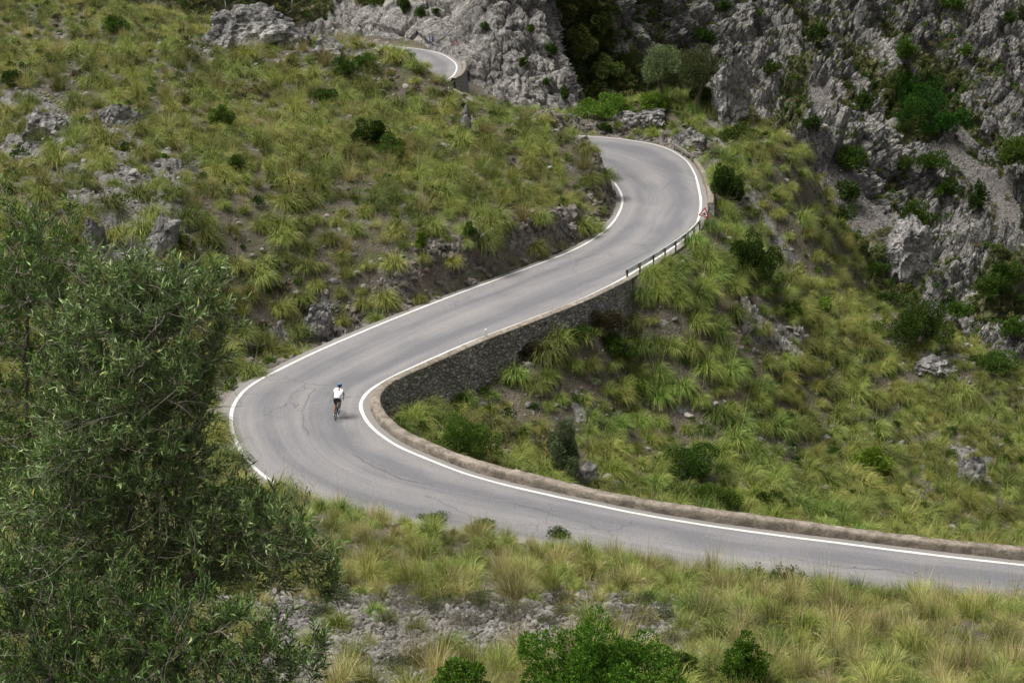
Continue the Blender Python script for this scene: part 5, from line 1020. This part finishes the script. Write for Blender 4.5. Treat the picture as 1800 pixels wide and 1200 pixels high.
# wall under the top bend
P0 = Rs[K_(37)-14:K_(38)+16]; n0 = NRM[K_(37)-14:K_(38)+16]; m_ = len(P0); rows = 14; cols = []
root = thing('embankment_wall', 'pale grey masonry wall holding up the top road bend', 'stone wall')
for k in range(rows):
    f = k/(rows-1); c_ = P0.copy(); c_[:, :2] += n0*(1.15+.5*f); c_[:, 2] += .12-4.2*f; cols.append(c_)
V = np.stack(cols, 1).reshape(-1, 3); V += .06*fbm(V*1.5, 3)[:, None]; obj('wall_face', mesh_np('wall_face', V, grid_faces(m_, rows), [M_masonry], False), root)
cols = []
for u_, h_ in ((.75, -.1), (.75, .25), (.82, .3), (1.15, .3), (1.2, .24), (1.2, .05)): c_ = P0.copy(); c_[:, :2] += n0*u_; c_[:, 2] += h_; cols.append(c_)
V = np.stack(cols, 1).reshape(-1, 3); V += .03*fbm(V*1.5, 3)[:, None]; obj('cap', mesh_np('cap', V, grid_faces(m_, 6), [M_cap], False), root)

# ------------------------------------------------------------------ the cyclist
def skin(name, verts, edges, mat, parent, lvl=2, root=0):
    """verts: (x, y, z, rx, ry)"""
    me = bpy.data.meshes.new(name); me.from_pydata([v[:3] for v in verts], edges, []); o = bpy.data.objects.new(name, me); COL.objects.link(o)
    sk = o.modifiers.new('skin', 'SKIN'); sk.use_smooth_shade = True
    for k, v in enumerate(verts): me.skin_vertices[0].data[k].radius = (v[3], v[4] if len(v) > 4 else v[3]); me.skin_vertices[0].data[k].use_root = k == root
    su = o.modifiers.new('sub', 'SUBSURF'); su.levels = lvl; su.render_levels = lvl
    dg = bpy.context.evaluated_depsgraph_get(); m2 = bpy.data.meshes.new_from_object(o.evaluated_get(dg)); bpy.data.objects.remove(o); m2.name = name; m2.materials.clear(); m2.materials.append(mat)
    m2.polygons.foreach_set('use_smooth', [True]*len(m2.polygons)); return obj(name, m2, parent)
M_skin = plain('tanned skin', (.27, .135, .088), .55, 0, .06); M_shirt = plain('white cycling jersey', (.80, .80, .82), .8, 0, .03); M_shorts = plain('black cycling shorts', (.013, .013, .016), .7, 0, .1)
M_helm = plain('blue helmet shell', (.014, .065, .21), .3, 0, .1); M_helm2 = plain('pale blue helmet vents', (.35, .55, .72), .4, 0, .05); M_shoe = plain('white shoes', (.78, .78, .76), .5, 0, .05); M_frame = plain('black bicycle frame', (.012, .012, .014), .35, 0, .1); M_tyre = plain('rubber tyre', (.018, .018, .018), .85, 0, .1); M_rimm = plain('dark rim', (.03, .03, .033), .4, .3, .1); M_metal = plain('bright steel', (.4, .4, .42), .35, .9, .05); M_hair = plain('dark hair', (.03, .02, .015), .7)
wc = at_z(589.5, 735.5, .08); wc[2] = C[K_(10), 2]+.02; head = R(-4); lean = R(4.5)
BM = (tuple(wc), (0, lean, head))
bike = thing('bicycle', 'black road bicycle ridden through the hairpin', 'bicycle', wc); bike.rotation_euler = (0, lean, head)
man = thing('person', 'person in white jersey, black shorts and blue helmet riding through the hairpin', 'person', wc); man.rotation_euler = (0, lean, head)
WB, RW = .99, .335                                     # rear wheel contact at the origin, +Y is forward
for yy in (0, WB):
    m = MB(); m.torus((0, yy, RW+.0), RW-.016, .016, (1, 0, 0), 40, 8); wo = m.build('wheel', M_tyre, bike, True)
    m = MB(); m.torus((0, yy, RW), RW-.045, .015, (1, 0, 0), 40, 6); m.build('rim', M_rimm, wo, True)
    m = MB(); m.tube([(-.05, yy, RW), (.05, yy, RW)], .022, 10)
    for k in range(20): a = 2*math.pi*k/20; m.tube([((-1)**k*.025, yy, RW), (0, yy+math.cos(a)*(RW-.045), RW+math.sin(a)*(RW-.045))], .0016, 4, False)
    m.build('spokes', M_rimm, wo)
m = MB(); bb = (0, .415, .275); st_ = (0, .24, .80); hd0 = (0, .83, .72); hd1 = (0, .80, .83)
for a, b, r_ in ((bb, st_, .017), (st_[:2]+(.78,), hd1, .016), (bb, hd0, .02), (hd0, hd1, .021), (hd0, (0, WB-.06, RW+.05), .014)): m.tube([a, b], r_, 8)
for sx in (-1, 1):
    m.tube([(0, .24, .77), (sx*.045, .0, RW)], .009, 7); m.tube([bb, (sx*.05, 0, RW)], .010, 7); m.tube([(sx*.03, .90, .62), (sx*.05, WB, RW)], .012, 7)
m.build('frame', M_frame, bike, True)
m = MB(); m.tube([(0, .225, .78), (0, .205, .94)], .014, 8); m.build('seat_post', M_frame, bike, True)
m = MB(); m.add([(x*w_, y, z) for y, w_, z0 in ((.07, .075, .965), (.14, .07, .975), (.24, .03, .972), (.34, .018, .965)) for x, z in ((-1, z0-.02), (-.6, z0), (.6, z0), (1, z0-.02), (0, z0-.04))], [(i*5+j, i*5+(j+1) % 5, (i+1)*5+(j+1) % 5, (i+1)*5+j) for i in range(3) for j in range(5)]+[(0, 1, 2, 3, 4), (19, 18, 17, 16, 15)]); m.build('saddle', M_shorts, bike, True)
m = MB(); m.tube([(0, .80, .85), (0, .88, .92)], .015, 8); m.tube([(-.21, .88, .92), (.21, .88, .92)], .015, 8)
for sx in (-1, 1): m.tube([(sx*.21, .88, .92), (sx*.215, .95, .92), (sx*.215, 1.0, .88), (sx*.215, .98, .80), (sx*.215, .90, .78)], .014, 8)
m.build('handlebar', M_frame, bike, True)
m = MB(); m.torus((.045, .415, .275), .09, .006, (1, 0, 0), 24, 6); m.tube([(.06, .415, .275), (.065, .50, .41)], .011, 6); m.tube([(-.06, .415, .275), (-.065, .33, .14)], .011, 6); m.tube([(.065, .50, .41), (.14, .50, .41)], .014, 6); m.tube([(-.065, .33, .14), (-.14, .33, .14)], .014, 6); m.build('crankset', M_metal, bike, True)
# body: pelvis on the saddle, back leaning forward, left foot low, right foot high
Hp = (0, .20, 1.03); sp = (0, .34, 1.22); chs = (0, .50, 1.40); nk = (.01, .60, 1.52); hd = (.015, .68, 1.60); ht = (.015, .70, 1.70)
sl, sr = (-.19, .53, 1.43), (.19, .53, 1.43); el, er = (-.26, .70, 1.17), (.26, .70, 1.17); hl, hr = (-.215, .955, .965), (.215, .955, .965)
kl, kr = (-.125, .52, .66), (.115, .63, .87); al, ar = (-.12, .29, .235), (.115, .455, .50); fl, fr = (-.13, .42, .165), (.125, .585, .435)
ll, lr = (-.10, .22, 1.0), (.10, .22, 1.0)
def mid(a, b, f=.5, d=(0, 0, 0)): return tuple(a[k]*(1-f)+b[k]*f+d[k] for k in range(3))
V = [(*Hp, .135, .12), (*sp, .105, .085), (*chs, .115, .085), (*nk, .062, .062), (*hd, .078, .09), (*ht, .055, .065)]; E = [(0, 1), (1, 2), (2, 3), (3, 4), (4, 5)]
def limb(start, pts): 
    k = start
    for p in pts: V.append(p); E.append((k, len(V)-1)); k = len(V)-1
    return k
for s_, e_, h_, sg in ((sl, el, hl, -1), (sr, er, hr, 1)):
    k = limb(2, [(*s_, .062, .062), (*mid(s_, e_), .05, .05), (*e_, .041, .041), (*mid(e_, h_, .4), .041, .041), (*mid(e_, h_, .88), .027, .027), (*h_, .040, .024)])
    for j in range(4): limb(k, [(h_[0]+sg*.012*(j-1.5)*.2, h_[1]+.045, h_[2]+.012-.018*j, .010, .010), (h_[0]+sg*.006, h_[1]+.058-.006*j, h_[2]-.02-.016*j, .009, .009)])
    limb(k, [(h_[0]-sg*.030, h_[1]+.012, h_[2]+.018, .011, .011), (h_[0]-sg*.034, h_[1]+.042, h_[2]+.004, .009, .009)])
for l_, k_, a_, f_ in ((ll, kl, al, fl), (lr, kr, ar, fr)):
    limb(0, [(*l_, .10, .10), (*mid(l_, k_, .45), .082, .082), (*k_, .058, .060), (*mid(k_, a_, .35, (0, -.025, 0)), .058, .06), (*a_, .036, .038), (*f_, .036, .026)])
body = skin('body', V, E, M_skin, man, 2)
V = [(*mid(Hp, sp, .15), .165, .15), (*sp, .17, .145), (*chs, .20, .155), (*mid(chs, nk, .95), .086, .084)]; E = [(0, 1), (1, 2), (2, 3)]
for s_, e_ in ((sl, el), (sr, er)): limb(2, [(*s_, .092, .092), (*mid(s_, e_, .52), .076, .076)])
skin('jersey', V, E, M_shirt, man, 2, 1)
V = [(*mid(Hp, sp, .2), .145, .13), (*Hp, .158, .14)]; E = [(0, 1)]
for l_, k_ in ((ll, kl), (lr, kr)): limb(1, [(*l_, .115, .115), (*mid(l_, k_, .4), .098, .098), (*mid(l_, k_, .78), .076, .078)])
skin('shorts', V, E, M_shorts, man, 2, 1)
for a_, f_ in ((al, fl), (ar, fr)):
    V = [(a_[0], a_[1]-.035, a_[2]-.045, .036, .036), (*mid(a_, f_, .5, (0, 0, -.02)), .046, .036), (f_[0], f_[1]+.07, f_[2]-.005, .042, .026)]; skin('shoe', V, [(0, 1), (1, 2)], M_shoe, man, 2, 1)
def dome(c, rx, ry, rz, mat, name, z0=-.25, parent=None, n=24, tilt=0):
    m = MB(); V = []; rows = 9; M_ = Matrix.Rotation(tilt, 3, 'X')
    for i in range(rows):
        a = math.asin(z0)+(math.pi/2-math.asin(z0))*i/(rows-1)
        for j in range(n): b = 2*math.pi*j/n; V.append(Vector(c)+M_ @ Vector((rx*math.cos(a)*math.cos(b), ry*math.cos(a)*math.sin(b)*(1.0), rz*math.sin(a))))
    m.add(V, [(i*n+j, i*n+(j+1) % n, (i+1)*n+(j+1) % n, (i+1)*n+j) for i in range(rows-1) for j in range(n)]+[tuple(range(n-1, -1, -1))]); return m.build(name, mat, parent, True)
dome((.015, .69, 1.625), .098, .118, .10, M_hair, 'hair', -.92, man, 20, R(-10))
hm = dome((.015, .69, 1.655), .118, .148, .125, M_helm, 'helmet', -.35, man, 28, R(-14))
m = MB()
for k in (-2, -1, 0, 1, 2):
    pts = []
    for a in np.linspace(R(20), R(150), 9): x = k*.036; sc = math.sqrt(max(0, 1-(x/.12)**2)); v = Matrix.Rotation(R(-14), 3, 'X') @ Vector((x, -.150*sc*math.cos(a), .127*sc*math.sin(a))); pts.append(Vector((.015, .69, 1.657))+v)
    m.tube(pts, [.003]+[.008]*7+[.003], 5)
m.build('helmet_vents', M_helm2, hm, True)
# face: nose, eyes and mouth on the far side of the head
m = MB(); m.add([(.015, .775, 1.605), (0, .765, 1.57), (.03, .765, 1.57), (.015, .80, 1.572)], [(0, 1, 3), (0, 3, 2), (1, 2, 3), (0, 2, 1)]); m.build('nose', M_skin, man)
for sx in (-1, 1): dome((.015+sx*.03, .755, 1.612), .011, .008, .009, M_black, 'eye', -.9, man, 8)
m = MB(); m.box((.015, .768, 1.545), (.045, .01, .01)); m.build('mouth', M_red, man)
for sx in (-1, 1): dome((.015+sx*.083, .68, 1.59), .012, .022, .032, M_skin, 'ear', -.95, man, 8)
